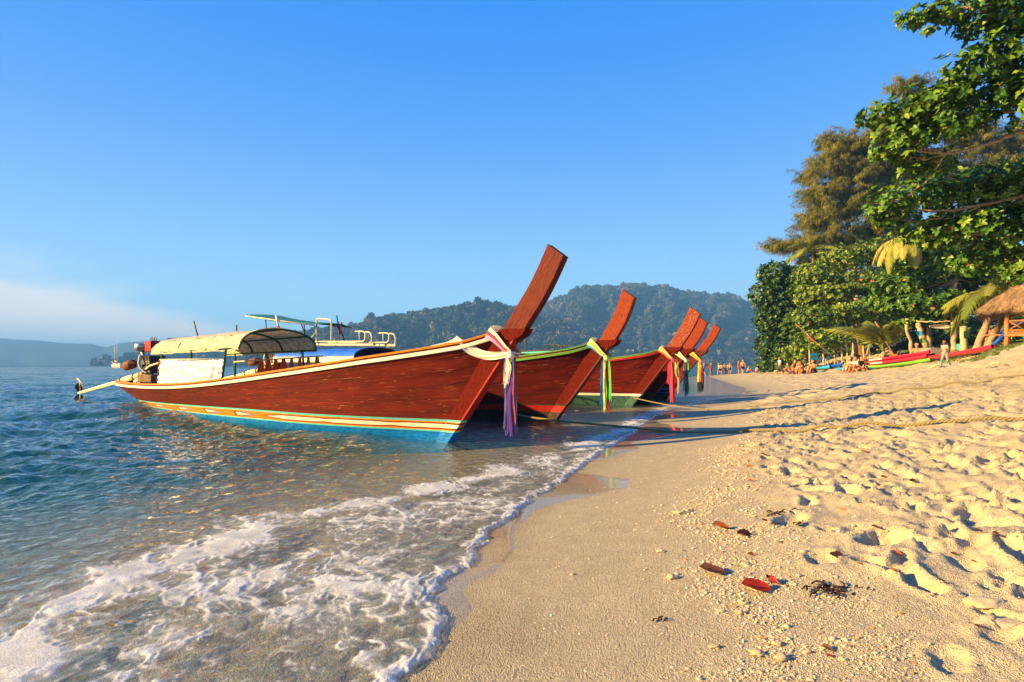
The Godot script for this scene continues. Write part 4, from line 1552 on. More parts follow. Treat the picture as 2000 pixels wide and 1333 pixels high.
func streaky(m: StandardMaterial3D) -> StandardMaterial3D:   # worn streaks showing paler wood
	m.detail_enabled = true
	m.detail_uv_layer = BaseMaterial3D.DETAIL_UV_1
	if not M.has("streak_mask"):
		M["streak_colour"] = noise_tex(88, 0.01, 64, 2, [[0.0, lin(0.20, 0.055, 0.03)], [1.0, lin(0.26, 0.09, 0.05)]])
		M["streak_mask"] = noise_tex(89, 0.05, 256, 5, [[0.68, Color.BLACK], [0.92, Color(0.6, 0.6, 0.6)]])
	m.detail_albedo = M.streak_colour
	m.detail_mask = M.streak_mask
	return m


func make_yacht() -> void:
	var y := thing("sailing_yacht", "white two masted yacht anchored far out on the left", "yacht", Vector3(-206, 0, -280), "", Basis(Vector3.UP, -0.75))
	var st := begin()
	var rows := []
	for i in 13:
		var f := i / 12.0
		var w := 2.0 * pow(sin(clampf(f * 0.9 + 0.1, 0, 1) * PI), 0.6)
		var top := 1.5 + 1.0 * pow(f - 0.45, 2.0) * 3.0
		var row := []
		for q in [[-1.0, 1.0], [-0.95, 0.5], [-0.6, 0.0], [0.0, -0.2], [0.6, 0.0], [0.95, 0.5], [1.0, 1.0]]:
			row.append(Vector3(lerpf(-7.0, 7.5, f), q[1] * top, q[0] * w))
		rows.append(row)
	loft(st, rows)
	put("hull", done(st), M.white_paint, y)
	st = begin()
	box(st, Transform3D(Basis(), Vector3(-0.5, 1.9, 0)), Vector3(6, 1.0, 2.2), 0.2)
	put("cabin", done(st), M.white_paint, y)
	st = begin()
	box(st, Transform3D(Basis(), Vector3(-3.6, 2.9, 0)), Vector3(3.4, 0.3, 2.6), 0.1)
	put("cockpit_awning", done(st), M.cream_paint, y)
	for p in [[0.8, 15.0], [-4.6, 11.5]]:
		st = begin()
		tube(st, [Vector3(p[0], 1.5, 0), Vector3(p[0], p[1], 0)], [0.16, 0.10], 6)
		put("mast", done(st), M.cream_paint, y)
	st = begin()
	tube(st, [Vector3(0.7, 3.3, 0), Vector3(-4.0, 3.5, 0)], [0.28, 0.22], 6)
	put("furled_sail", done(st), M.cream_paint, y)


# ---------- trees
func leaf_mesh(width: float, droop: float, fold: float, tip := 0.62) -> ArrayMesh:   # one unit long, along z
	var st := begin()
	var rows := []
	for i in 6:
		var f := i / 5.0
		var w := width * pow(sin(pow(f, tip * 1.6) * PI), 0.8) + 0.015
		if i == 5: w = 0.012
		var y := -droop * f * f
		rows.append([Vector3(-w, y + fold * w, f), Vector3(0, y, f), Vector3(w, y + fold * w, f)])
	loft(st, rows)
	return done(st)


func needle_mesh() -> ArrayMesh:   # drooping tuft of casuarina twigs
	var st := begin(false)
	var r := RandomNumberGenerator.new()
	r.seed = 9
	for i in 16:
		var a := r.randf() * TAU
		var out := Vector3(cos(a), r.randf_range(-0.2, 0.7), sin(a)) * r.randf_range(0.35, 0.75)
		var mid := out * 0.55 + Vector3(0, 0.10, 0)
		var tip := out + Vector3(0, -r.randf_range(0.25, 0.75), 0)
		var side := out.cross(Vector3.UP).normalized() * 0.016
		quad(st, -side, side, mid + side, mid - side)
		tri(st, mid - side, mid + side, tip)
	return done(st)


func leaf_basis(dir_: Vector3, up: Vector3, s: float) -> Basis:
	var z := dir_.normalized()
	var x := up.cross(z)
	if x.length() < 0.05: x = Vector3.RIGHT.cross(z)
	x = x.normalized()
	return Basis(x * s, z.cross(x) * s, z * s)


# rosettes of leaves on the outside of clumps [centre, radii]
func foliage(clumps: Array, tips: int, per: int, size: float, palette: Array, flat := 0.5, inner := 0.55) -> Array:
	var xf := []
	var cols := []
	var total := 0.0
	for c in clumps: total += c[1].x * c[1].y + c[1].x * c[1].z
	for c in clumps:
		var n := int(ceil(tips * (c[1].x * c[1].y + c[1].x * c[1].z) / total))
		var tone := rng.randf()
		for k in n:
			var u := Vector3(rng.randfn(), rng.randfn(), rng.randfn()).normalized()
			var rad := lerpf(inner, 1.08, pow(rng.randf(), 0.6)) * (1.0 + 0.22 * n2.get_noise_3d(u.x * 2.0 + c[0].x, u.y * 2.0, u.z * 2.0 + c[0].z))
			var p: Vector3 = c[0] + Vector3(u.x * c[1].x, u.y * c[1].y, u.z * c[1].z) * rad
			var stem := (u + Vector3(0, flat, 0) + Vector3(rng.randfn(0, 0.3), rng.randfn(0, 0.3), rng.randfn(0, 0.3))).normalized()
			var a0 := rng.randf() * TAU
			var sx := stem.cross(Vector3(0.3, 0.2, 0.9)).normalized()
			var sy := stem.cross(sx)
			var young := rng.randf()
			for q in per:
				var a := a0 + TAU * q / per + rng.randf_range(-0.3, 0.3)
				var tilt := rng.randf_range(0.25, 1.0)
				var dir_ := (sx * cos(a) + sy * sin(a)) + stem * tilt
				var s := size * rng.randf_range(0.65, 1.15)
				xf.append(Transform3D(leaf_basis(dir_, stem + Vector3(rng.randfn(0, 0.25), 0.2, rng.randfn(0, 0.25)), s), p + dir_ * s * 0.06))
				var f := clampf(0.55 * young + 0.25 * tone + rng.randf_range(-0.1, 0.3), 0, 0.999)
				var col: Color = palette[int(f * (palette.size() - 1))].lerp(palette[mini(int(f * (palette.size() - 1)) + 1, palette.size() - 1)], fposmod(f * (palette.size() - 1), 1.0))
				if rng.randf() < 0.010: col = Color(0.36, 0.22, 0.03) if rng.randf() < 0.85 else Color(0.34, 0.06, 0.03)
				var b := rng.randf_range(0.8, 1.2)
				cols.append(Color(col.r * b, col.g * b, col.b * b))
	return [xf, cols]


func clumps_from(list: Array, deep := 1.0, away := 1.0) -> Array:   # [px, py, d, rx, ry] as seen in the photograph
	var out := []
	for c in list:
		var k: float = c[2] * away / FL
		out.append([P(c[0], c[1], c[2] * away), Vector3(c[3] * k, c[4] * k, c[3] * k * deep)])
	return out


func limb(parent: Node3D, called: String, pts: Array, r0: float, r1: float, m: Material, wob := 0.05) -> void:
	var sp := spline(pts, 6)
	var rads := []
	for i in sp.size():
		var f := i / float(sp.size() - 1)
		rads.append(lerpf(r0, r1, pow(f, 0.8)) * (1.0 + 0.12 * sin(i * 1.7)))
		if i > 0 and i < sp.size() - 1: sp[i] += Vector3(n2.get_noise_2d(i * 0.9, r0 * 99.0), n2.get_noise_2d(i * 0.9, 7.0 + r0 * 99.0), n2.get_noise_2d(i * 0.9, 17.0)) * wob
	var st := begin()
	tube(st, sp, rads, 9)
	put(called, done(st), m, parent)


# twigs from a trunk's upper points to every clump
func twigs(parent: Node3D, from: Array, clumps: Array, r0: float, m: Material) -> void:
	for c in clumps:
		var best: Vector3 = from[0]
		for f in from:
			if (f - c[0]).length() < (best - c[0]).length(): best = f
		var mid: Vector3 = best.lerp(c[0], 0.55) + Vector3(0, -0.12 * (best - c[0]).length(), 0)
		limb(parent, "branch", [best, mid, c[0]], r0, r0 * 0.3, m, 0.06)
		for k in 3:
			var u := Vector3(rng.randfn(), rng.randfn(0, 0.5), rng.randfn()).normalized()
			limb(parent, "twig", [mid.lerp(c[0], 0.5 + 0.2 * k), c[0] + Vector3(u.x * c[1].x, u.y * c[1].y, u.z * c[1].z) * 0.85], r0 * 0.35, r0 * 0.1, m, 0.03)


func broad_tree(called: String, label: String, base: Vector3, trunk: Array, clumps: Array, tips: int, per: int, size: float, palette: Array, tr: float, leaf: ArrayMesh, group := "") -> Node3D:
	var t := thing(called, label, "tree", base, group)
	var tk := trunk.map(func(p): return p - base)
	var cl := clumps.map(func(c): return [c[0] - base, c[1]])
	limb(t, "trunk", tk, tr, tr * 0.5, M.bark, 0.08)
	twigs(t, [tk[-1], tk[maxi(tk.size() - 2, 0)]], cl, tr * 0.35, M.bark)
	var f := foliage(cl, tips, per, size, palette)
	many("crown", leaf, M.leaf, f[0], f[1], t)
	return t


func frond_mesh(seed_: int, droop: float, curl: float) -> ArrayMesh:   # palm frond, one unit long along z
	var r := RandomNumberGenerator.new()
	r.seed = seed_
	var st := begin(false)
	var spine := []
	for i in 15:
		var f := i / 14.0
		spine.append(Vector3(0.05 * curl * f * f, 0.16 * sin(f * 2.2) - droop * f * f, f * (1.0 - 0.22 * droop * f)))
	var rad := []
	for i in 15: rad.append(lerpf(0.016, 0.003, i / 14.0))
	tube(st, spine, rad, 5)
	for k in 46:
		var f := 0.16 + 0.84 * k / 45.0
		var q := f * 14.0
		var i := mini(int(q), 13)
		var p: Vector3 = spine[i].lerp(spine[i + 1], q - i)
		var t: Vector3 = (spine[i + 1] - spine[i]).normalized()
		var len_ := 0.30 * pow(sin(clampf(f * 0.86 + 0.12, 0, 1) * PI), 0.6) * r.randf_range(0.85, 1.1)
		for s in [-1.0, 1.0]:
			var out: Vector3 = (Vector3(s, -0.15 - 0.3 * r.randf(), 0) + t * 0.75).normalized()
			var w: Vector3 = t * 0.012
			var mid: Vector3 = p + out * len_ * 0.55
			var tip: Vector3 = p + out * len_ + Vector3(0, -len_ * r.randf_range(0.25, 0.55), 0)
			quad(st, p - w, p + w, mid + w, mid - w)
			tri(st, mid - w, mid + w, tip)
	return done(st)


func palm(label: String, base: Vector3, trunk: Array, r: float, n: int, size: float, mats: Array, droop0 := 0.0, arc := TAU, a0 := 0.0) -> void:
	var t := thing("palm_tree", label, "palm tree", base, "coconut palms at the back of the beach")
	var tk := trunk.map(func(p): return p - base)
	limb(t, "trunk", tk, r, r * 0.62, M.palm_bark, 0.03)
	var top: Vector3 = tk[-1]
	for k in n:
		var a := a0 + arc * (k + rng.randf_range(-0.25, 0.25)) / n
		var up := rng.randf_range(-0.25, 1.0) - droop0
		var dir_ := Vector3(cos(a), up, sin(a)).normalized()
		put("frond", M.fronds[k % 4 if droop0 > -0.5 else k % 2], mats[k % mats.size()], t, Transform3D(leaf_basis(dir_, Vector3.UP, size * rng.randf_range(0.8, 1.1)), top))


func make_trees() -> void:
	worn(mat("bark", Color(0.36, 0.25, 0.165), 0.9), Vector3(2, 1, 2), 91, 0.6, 1.25, 1.0, true)
	worn(mat("palm_bark", Color(0.30, 0.22, 0.15), 0.9), Vector3(1, 5, 1), 92, 0.6, 1.2, 1.0, true)
	var lm := vcol(mat("leaf", Color(1, 1, 1), 0.42))
	lm.backlight_enabled = true
	lm.backlight = Color(0.55, 0.6, 0.3)
	lm.metallic_specular = 0.4
	var nm := vcol(mat("needle", Color(1, 1, 1), 0.7))
	nm.backlight_enabled = true
	nm.backlight = Color(0.4, 0.4, 0.25)
	var green := [Color(0.022, 0.068, 0.010), Color(0.045, 0.118, 0.013), Color(0.085, 0.17, 0.018), Color(0.20, 0.255, 0.025)]
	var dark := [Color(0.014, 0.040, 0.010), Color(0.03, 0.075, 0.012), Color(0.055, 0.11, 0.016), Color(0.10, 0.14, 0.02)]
	var gold := [Color(0.04, 0.09, 0.011), Color(0.085, 0.15, 0.014), Color(0.15, 0.20, 0.018), Color(0.25, 0.25, 0.025)]
	var olive := [Color(0.07, 0.075, 0.013), Color(0.155, 0.15, 0.026), Color(0.27, 0.235, 0.045)]
	var big := leaf_mesh(0.27, 0.22, 0.36)
	var small := leaf_mesh(0.30, 0.10, 0.2, 0.55)
	var tuft := needle_mesh()
	var fronds := []
	for k in 4: fronds.append(frond_mesh(20 + k, 0.35 + 0.12 * k, k - 1.5))
	M["fronds"] = fronds
	for i in 3:
		var c: Color = [Color(0.20, 0.20, 0.03), Color(0.11, 0.14, 0.02), Color(0.30, 0.25, 0.06)][i]
		var pm := mat("frond_%s" % ["yellow_green", "green", "straw"][i], c, 0.55)
		pm.backlight_enabled = true
		pm.backlight = Color(0.4, 0.4, 0.2)

	# overhanging sea almond close by on the right
	var base := on_sand(14.6, 11.6)
	var near := thing("sea_almond_tree", "large leaved tree overhanging the beach at the upper right", "tree", base)
	var lc := clumps_from([
		[1785, 36, 10.6, 34, 16], [1850, 24, 10.5, 48, 22], [1930, 22, 10.4, 60, 26], [2030, 25, 10.3, 70, 40], [1905, 58, 10.5, 30, 14],
		[1885, 142, 10.8, 50, 36], [1950, 105, 10.6, 60, 48], [2030, 100, 10.5, 80, 70], [1960, 175, 11.0, 60, 36], [1835, 190, 11.0, 48, 30], [2050, 190, 10.5, 70, 60],
		[1718, 222, 11.5, 42, 22], [1785, 212, 11.3, 56, 34], [1768, 268, 11.5, 56, 34], [1850, 250, 11.2, 60, 34], [1905, 225, 11.2, 40, 24], [1800, 322, 12.0, 50, 24], [1735, 300, 12.0, 30, 16],
		[1745, 395, 13.0, 50, 26], [1830, 378, 13.0, 66, 34], [1925, 360, 12.6, 66, 36], [2020, 350, 12.4, 76, 50], [1735, 425, 13.4, 36, 18], [1825, 448, 13.4, 66, 34], [1915, 440, 13.0, 76, 42], [2010, 440, 12.6, 80, 52], [1985, 520, 13.4, 60, 36], [1900, 505, 13.6, 56, 28],
		[2120, 300, 11.5, 90, 90], [2150, 120, 11, 100, 90], [2130, 450, 12.5, 90, 80], [2260, 250, 12, 110, 120]], 0.9)
	var cl := lc.map(func(c): return [c[0] - base, c[1]])
	var knots := [P(2150, 560, 12.4), P(2110, 380, 12.2), P(2090, 260, 11.6), P(2080, 110, 10.8)]
	limb(near, "trunk", [Vector3.ZERO, knots[0] - base, knots[1] - base, knots[2] - base, knots[3] - base], 0.26, 0.09, M.bark, 0.1)
	limb(near, "limb", [P(2110, 380, 12.2) - base, P(2000, 383, 12.3) - base, P(1930, 398, 12.5) - base, P(1850, 412, 12.8) - base, P(1780, 408, 13.0) - base], 0.07, 0.015, M.bark, 0.02)
	limb(near, "limb", [P(2090, 260, 11.6) - base, P(2000, 258, 11.1) - base, P(1930, 280, 11.2) - base, P(1850, 300, 11.4) - base, P(1770, 290, 11.5) - base], 0.055, 0.012, M.bark, 0.025)
	limb(near, "limb", [P(2080, 200, 11.0) - base, P(1990, 212, 11.0) - base, P(1900, 222, 11.1) - base, P(1790, 225, 11.3) - base], 0.05, 0.012, M.bark, 0.05)
	limb(near, "limb", [P(2080, 110, 10.8) - base, P(1990, 18, 10.4) - base, P(1900, 12, 10.4) - base, P(1800, 30, 10.6) - base], 0.05, 0.01, M.bark, 0.04)
	limb(near, "limb", [P(2140, 520, 12.4) - base, P(2000, 470, 12.8) - base, P(1900, 455, 13.1) - base, P(1800, 440, 13.3) - base], 0.06, 0.015, M.bark, 0.05)
	twigs(near, [P(2000, 383, 12.3) - base, P(1930, 280, 11.2) - base, P(1930, 398, 12.5) - base, P(1850, 300, 11.4) - base, P(1900, 222, 11.1) - base, P(1990, 18, 10.4) - base, P(1900, 12, 10.4) - base, P(1990, 212, 11.0) - base, P(1900, 455, 13.1) - base, P(2080, 110, 10.8) - base], cl, 0.022, M.bark)
	var f := foliage(cl, 4500, 6, 0.135, green, 0.4, 0.2)
	# the leaves that show largest are parts of their own
	var order := range(f[0].size())
	var eye := Vector3(0, EYE, 0) - base
	var key := {}
	for i in order:
		var p: Vector3 = f[0][i].origin
		var w := p + base
		var u := w.x / -w.z
		key[i] = (p - eye).length() - f[0][i].basis.x.length() * 12.0 + (0.0 if u < 0.95 else 100.0)
	order.sort_custom(func(a, b): return key[a] < key[b])
	var leaf_mats := []
	for k in 6:
		var q: Color = [Color(0.022, 0.065, 0.010), Color(0.038, 0.10, 0.012), Color(0.06, 0.135, 0.015), Color(0.09, 0.175, 0.018), Color(0.14, 0.215, 0.022), Color(0.22, 0.255, 0.028)][k]
		var m2 := mat("almond_leaf_%d" % k, q, 0.42)
		m2.backlight_enabled = true
		m2.backlight = Color(0.55, 0.6, 0.3)
		leaf_mats.append(m2)
	var rest := []
	var restc := []
	for n in order.size():
		var i: int = order[n]
		if n < 300: put("leaf", big, leaf_mats[clampi(int((f[1][i].g - 0.05) * 27.0), 0, 5)], near, f[0][i])
		else:
			rest.append(f[0][i])
			restc.append(f[1][i])
	many("foliage", big, M.leaf, rest, restc, near)

	# feathery casuarinas behind
	for spec in [
		["tall feathery casuarina rising left of the overhanging tree", 39.5, 62.0, [[1655, 285, 48, 34, 28], [1690, 300, 48.5, 45, 36], [1620, 325, 48, 36, 34], [1665, 350, 48, 50, 44], [1600, 385, 47.5, 34, 38], [1645, 410, 47.5, 50, 40], [1700, 390, 49, 50, 50], [1585, 440, 47, 28, 26], [1630, 470, 47, 50, 34], [1700, 470, 48, 50, 44], [1560, 480, 46.5, 34, 18], [1595, 515, 47, 44, 26], [1522, 488, 46, 22, 10], [1575, 350, 47.5, 12, 16], [1612, 282, 48, 12, 12], [1735, 440, 48, 40, 50], [1660, 505, 47, 60, 30], [1730, 340, 49, 40, 50], [1722, 262, 49, 30, 36], [1748, 300, 49, 30, 40]], [1650, 300], 5200],
		["hazy casuarina crown showing behind the overhanging tree", 56.0, 68.0, [[1775, 172, 54, 34, 20], [1740, 250, 54, 40, 40], [1830, 220, 54, 60, 50], [1900, 270, 54, 60, 46], [1980, 290, 54, 60, 50], [1860, 340, 54, 80, 40], [1960, 350, 54, 80, 40], [1790, 330, 54, 60, 60], [2060, 260, 54, 70, 70]], [1850, 200], 4200]]:
		var b := on_sand(spec[1], spec[2])
		var t := thing("casuarina_tree", spec[0], "tree", b, "casuarina trees behind the beach")
		var cc := clumps_from(spec[3], 0.9, 1.27).map(func(c): return [c[0] - b, c[1]])
		var top := P(spec[4][0], spec[4][1], spec[2]) - b
		limb(t, "trunk", [Vector3.ZERO, top * 0.35 + Vector3(0.5, 0, 0), top * 0.7, top], 0.45, 0.06, M.bark, 0.2)
		twigs(t, [top * 0.45, top * 0.65, top * 0.8], cc, 0.07, M.bark)
		# plumes: sprays of fine twigs along rising, nodding boughs
		var xs := []
		var cs := []
		for c in cc:
			var n := int(16 + 50 * c[1].x * c[1].y / 4.0)
			for k in n:
				var u := Vector3(rng.randfn(), rng.randfn(0, 0.8), rng.randfn()).normalized()
				var p: Vector3 = c[0] + Vector3(u.x * c[1].x, u.y * c[1].y, u.z * c[1].z) * rng.randf_range(0.15, 0.85)
				var g := (Vector3(u.x, u.y * 0.5 + 0.55, u.z)).normalized()
				var ln := rng.randf_range(1.1, 2.3)
				var tone := rng.randf()
				for q in 9:
					var fq := q / 8.0
					var at: Vector3 = p + g * ln * fq + Vector3(0, -0.5 * fq * fq, 0) + Vector3(rng.randfn(0, 0.12), rng.randfn(0, 0.12), rng.randfn(0, 0.12))
					var sc := lerpf(1.05, 0.46, fq) * rng.randf_range(0.8, 1.2)
					xs.append(Transform3D(Basis(Vector3.UP, rng.randf() * TAU).rotated(Vector3(g.z, 0, -g.x).normalized(), rng.randf_range(0.0, 0.5)).scaled(Vector3(sc, sc, sc)), at))
					var w := clampf(tone + rng.randf_range(-0.25, 0.25), 0, 1)
					cs.append(olive[0].lerp(olive[1], w * 2.0) if w < 0.5 else olive[1].lerp(olive[2], w * 2.0 - 1.0))
		many("crown", tuft, M.needle, xs, cs, t)

	# broadleaved trees along the back of the beach
	var g := "broadleaved trees along the back of the beach"
	var b1 := on_sand(28.0, 55.0)
	broad_tree("beach_tree", "dark green bushy tree at the left end of the row", b1, [b1, P(1530, 690, 55), P(1528, 620, 55), P(1525, 560, 55)], clumps_from([[1512, 535, 41, 30, 22], [1545, 548, 41, 34, 26], [1492, 575, 41, 26, 26], [1530, 590, 41, 40, 30], [1498, 625, 41, 24, 26], [1535, 640, 41, 40, 30], [1500, 672, 40.5, 24, 24], [1530, 690, 40, 38, 26], [1502, 712, 40, 22, 18], [1560, 660, 40, 30, 40], [1535, 722, 39.5, 30, 16], [1566, 600, 41, 30, 30]], 1.0, 1.33), 4200, 5, 0.28, dark, 0.22, small, g)
	var b2 := on_sand(29.5, 46.0)
	broad_tree("beach_tree", "spreading yellow green tree in the middle of the row", b2, [b2, P(1668, 640, 46), P(1660, 580, 46), P(1668, 530, 46)], clumps_from([[1590, 535, 36, 36, 22], [1650, 505, 36, 44, 22], [1715, 492, 36, 44, 22], [1770, 520, 36, 44, 26], [1612, 575, 35.5, 44, 20], [1680, 552, 35.5, 54, 22], [1745, 570, 35.5, 50, 24], [1590, 622, 35, 44, 22], [1655, 608, 35, 54, 20], [1720, 618, 35.5, 50, 20], [1610, 662, 34.5, 50, 18], [1560, 690, 36, 30, 16], [1575, 575, 36, 26, 24]], 1.0, 1.29), 5600, 5, 0.235, gold, 0.2, small, g)
	var b3 := on_sand(25.5, 31.0)
	broad_tree("beach_tree", "almond tree with bare pale trunk beside the hanging white board", b3, [b3, P(1864, 640, 31), P(1861, 590, 31), P(1866, 545, 31), P(1858, 500, 31)], clumps_from([[1755, 555, 27, 44, 20], [1820, 535, 27, 50, 24], [1890, 520, 26.5, 54, 28], [1950, 535, 26.5, 44, 24], [1775, 595, 27, 50, 18], [1838, 590, 26.5, 44, 20], [1905, 580, 27, 40, 22], [1720, 588, 28, 30, 14], [1800, 622, 27.5, 44, 14], [1842, 612, 26.5, 30, 12], [1780, 500, 27.5, 50, 26], [1850, 475, 27, 54, 28]], 1.0, 1.19), 3200, 6, 0.235, green, 0.16, big, g)
	for arm in [[P(1863, 583, 31), P(1845, 577, 30.8), P(1838, 576, 30.7)], [P(1862, 585, 31), P(1876, 578, 30.8)]]:
		limb(get_node("beach_tree_002"), "cut_branch", arm.map(func(p): return p - b3), 0.06, 0.035, M.bark, 0.01)
	# darker growth behind them that closes the view
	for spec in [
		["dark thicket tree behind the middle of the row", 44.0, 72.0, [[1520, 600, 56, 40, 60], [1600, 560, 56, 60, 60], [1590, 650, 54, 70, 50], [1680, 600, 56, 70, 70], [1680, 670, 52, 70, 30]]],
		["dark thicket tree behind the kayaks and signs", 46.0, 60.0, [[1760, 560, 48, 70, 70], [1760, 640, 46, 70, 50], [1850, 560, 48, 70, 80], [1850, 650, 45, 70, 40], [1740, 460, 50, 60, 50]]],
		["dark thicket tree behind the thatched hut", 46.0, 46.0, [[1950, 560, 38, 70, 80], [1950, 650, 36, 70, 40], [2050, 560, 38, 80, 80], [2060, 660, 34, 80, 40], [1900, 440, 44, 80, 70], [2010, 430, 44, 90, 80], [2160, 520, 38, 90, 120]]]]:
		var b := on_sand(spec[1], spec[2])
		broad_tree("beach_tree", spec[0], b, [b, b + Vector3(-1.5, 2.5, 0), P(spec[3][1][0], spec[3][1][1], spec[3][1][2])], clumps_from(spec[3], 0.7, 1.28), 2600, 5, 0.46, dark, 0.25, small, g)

	# coconut palms
	var fm := [M.frond_yellow_green, M.frond_green, M.frond_straw]
	var pb := on_sand(26.0, 38.5)
	palm("slender palm in front of the casuarina, seen above the dark tree", on_sand(31.5, 56.0), [on_sand(31.5, 56.0), P(1590, 600, 56), P(1588, 492, 56)], 0.18, 13, 3.3, [M.frond_green, M.frond_yellow_green])
	palm("palm with heavy drooping straw coloured fronds above the middle trees", on_sand(26.0, 33.5), [on_sand(26.0, 33.5), P(1814, 600, 33), P(1800, 520, 32), P(1768, 462, 30.4)], 0.15, 14, 2.1, [M.frond_straw, M.frond_yellow_green, M.frond_straw], 0.7)
	pb = on_sand(24.5, 35.5)
	palm("low young palm behind the red kayaks", pb, [pb, pb + Vector3(0.05, 0.7, 0)], 0.2, 11, 3.7, [M.frond_green, M.frond_yellow_green], -1.25)
	palm("palm with leaning trunk and long arching fronds beside the hut", on_sand(23.3, 27.0), [on_sand(23.3, 27.0), P(1925, 640, 27), P(1940, 605, 27.6), P(1948, 578, 28)], 0.19, 15, 2.9, [M.frond_yellow_green, M.frond_green, M.frond_yellow_green], 0.1)
	palm("second leaning palm close to the hut post", on_sand(24.4, 27.6), [on_sand(24.4, 27.6), P(1950, 640, 27.6), P(1985, 590, 28), P(2010, 520, 28.2)], 0.17, 11, 2.9, [M.frond_yellow_green, M.frond_green])


# ---------- people: one skin over tapered bones, meshed by surface nets
func skin(bones: Array, cell := 0.028) -> ArrayMesh:
	var lo := Vector3.ONE * 99.0
	var hi := Vector3.ONE * -99.0
	for b in bones:
		for e in [0, 1]:
			lo = lo.min(b[e] - Vector3.ONE * (b[2 + e] + cell * 3.0))
			hi = hi.max(b[e] + Vector3.ONE * (b[2 + e] + cell * 3.0))
	var nx := int((hi.x - lo.x) / cell) + 2
	var ny := int((hi.y - lo.y) / cell) + 2
	var nz := int((hi.z - lo.z) / cell) + 2
	var f := PackedFloat32Array()
	f.resize(nx * ny * nz)
	f.fill(1.0)
	var own := PackedByteArray()
	own.resize(nx * ny * nz)
	var raw := PackedFloat32Array()
	raw.resize(nx * ny * nz)
	raw.fill(9.0)
	for n in bones.size():
		var b: Array = bones[n]
		var r: float = maxf(b[2], b[3]) + cell * 2.5
		var mn: Vector3 = b[0].min(b[1]) - Vector3.ONE * r - lo
		var mx: Vector3 = b[0].max(b[1]) + Vector3.ONE * r - lo
		var ab: Vector3 = b[1] - b[0]
		var l2 := maxf(ab.length_squared(), 1e-6)
		for k in range(maxi(0, int(mn.z / cell)), mini(nz, int(mx.z / cell) + 2)):
			for j in range(maxi(0, int(mn.y / cell)), mini(ny, int(mx.y / cell) + 2)):
				for i in range(maxi(0, int(mn.x / cell)), mini(nx, int(mx.x / cell) + 2)):
					var p := lo + Vector3(i, j, k) * cell
					var t := clampf((p - b[0]).dot(ab) / l2, 0, 1)
					var d: float = (p - b[0] - ab * t).length() - lerpf(b[2], b[3], t)
					var at := (k * ny + j) * nx + i
					var h := clampf(0.5 + 0.5 * (f[at] - d) / 0.03, 0, 1)
					f[at] = lerpf(f[at], d, h) - 0.03 * h * (1.0 - h)
					if d < raw[at]:
						raw[at] = d
						own[at] = n
	var vid := {}
	var verts := PackedVector3Array()
	var cols := PackedColorArray()
	for k in nz - 1:
		for j in ny - 1:
			for i in nx - 1:
				var at := (k * ny + j) * nx + i
				var inside := 0
				var sum := Vector3.ZERO
				var cnt := 0
				var c := [at, at + 1, at + nx, at + nx + 1, at + nx * ny, at + nx * ny + 1, at + nx * ny + nx, at + nx * ny + nx + 1]
				for q in 8: if f[c[q]] < 0: inside += 1
				if inside == 0 or inside == 8: continue
				for e in [[0, 1], [2, 3], [4, 5], [6, 7], [0, 2], [1, 3], [4, 6], [5, 7], [0, 4], [1, 5], [2, 6], [3, 7]]:
					var a := f[c[e[0]]]
					var b := f[c[e[1]]]
					if (a < 0) != (b < 0):
						var t := a / (a - b)
						sum += Vector3(e[0] & 1, (e[0] >> 1) & 1, e[0] >> 2).lerp(Vector3(e[1] & 1, (e[1] >> 1) & 1, e[1] >> 2), t)
						cnt += 1
				vid[at] = verts.size()
				verts.append(lo + (Vector3(i, j, k) + sum / cnt) * cell)
				var best := 0
				for q in 8: if raw[c[q]] < raw[c[best]]: best = q
				cols.append(bones[own[c[best]]][4])
	var st := begin()
	var step := [1, nx, nx * ny]
	for at in vid:
		for ax in 3:
			var u: int = step[(ax + 1) % 3]
			var v: int = step[(ax + 2) % 3]
			if (f[at] < 0) == (f[at + step[ax]] < 0): continue
			if not (vid.has(at - u) and vid.has(at - v) and vid.has(at - u - v)): continue
			var q := [vid[at], vid[at - u], vid[at - u - v], vid[at - v]]
			if f[at] >= 0: q.reverse()
			for w in [0, 2, 1, 0, 3, 2]:
				st.set_color(cols[q[w]])
				st.add_vertex(verts[q[w]])
	return done(st)


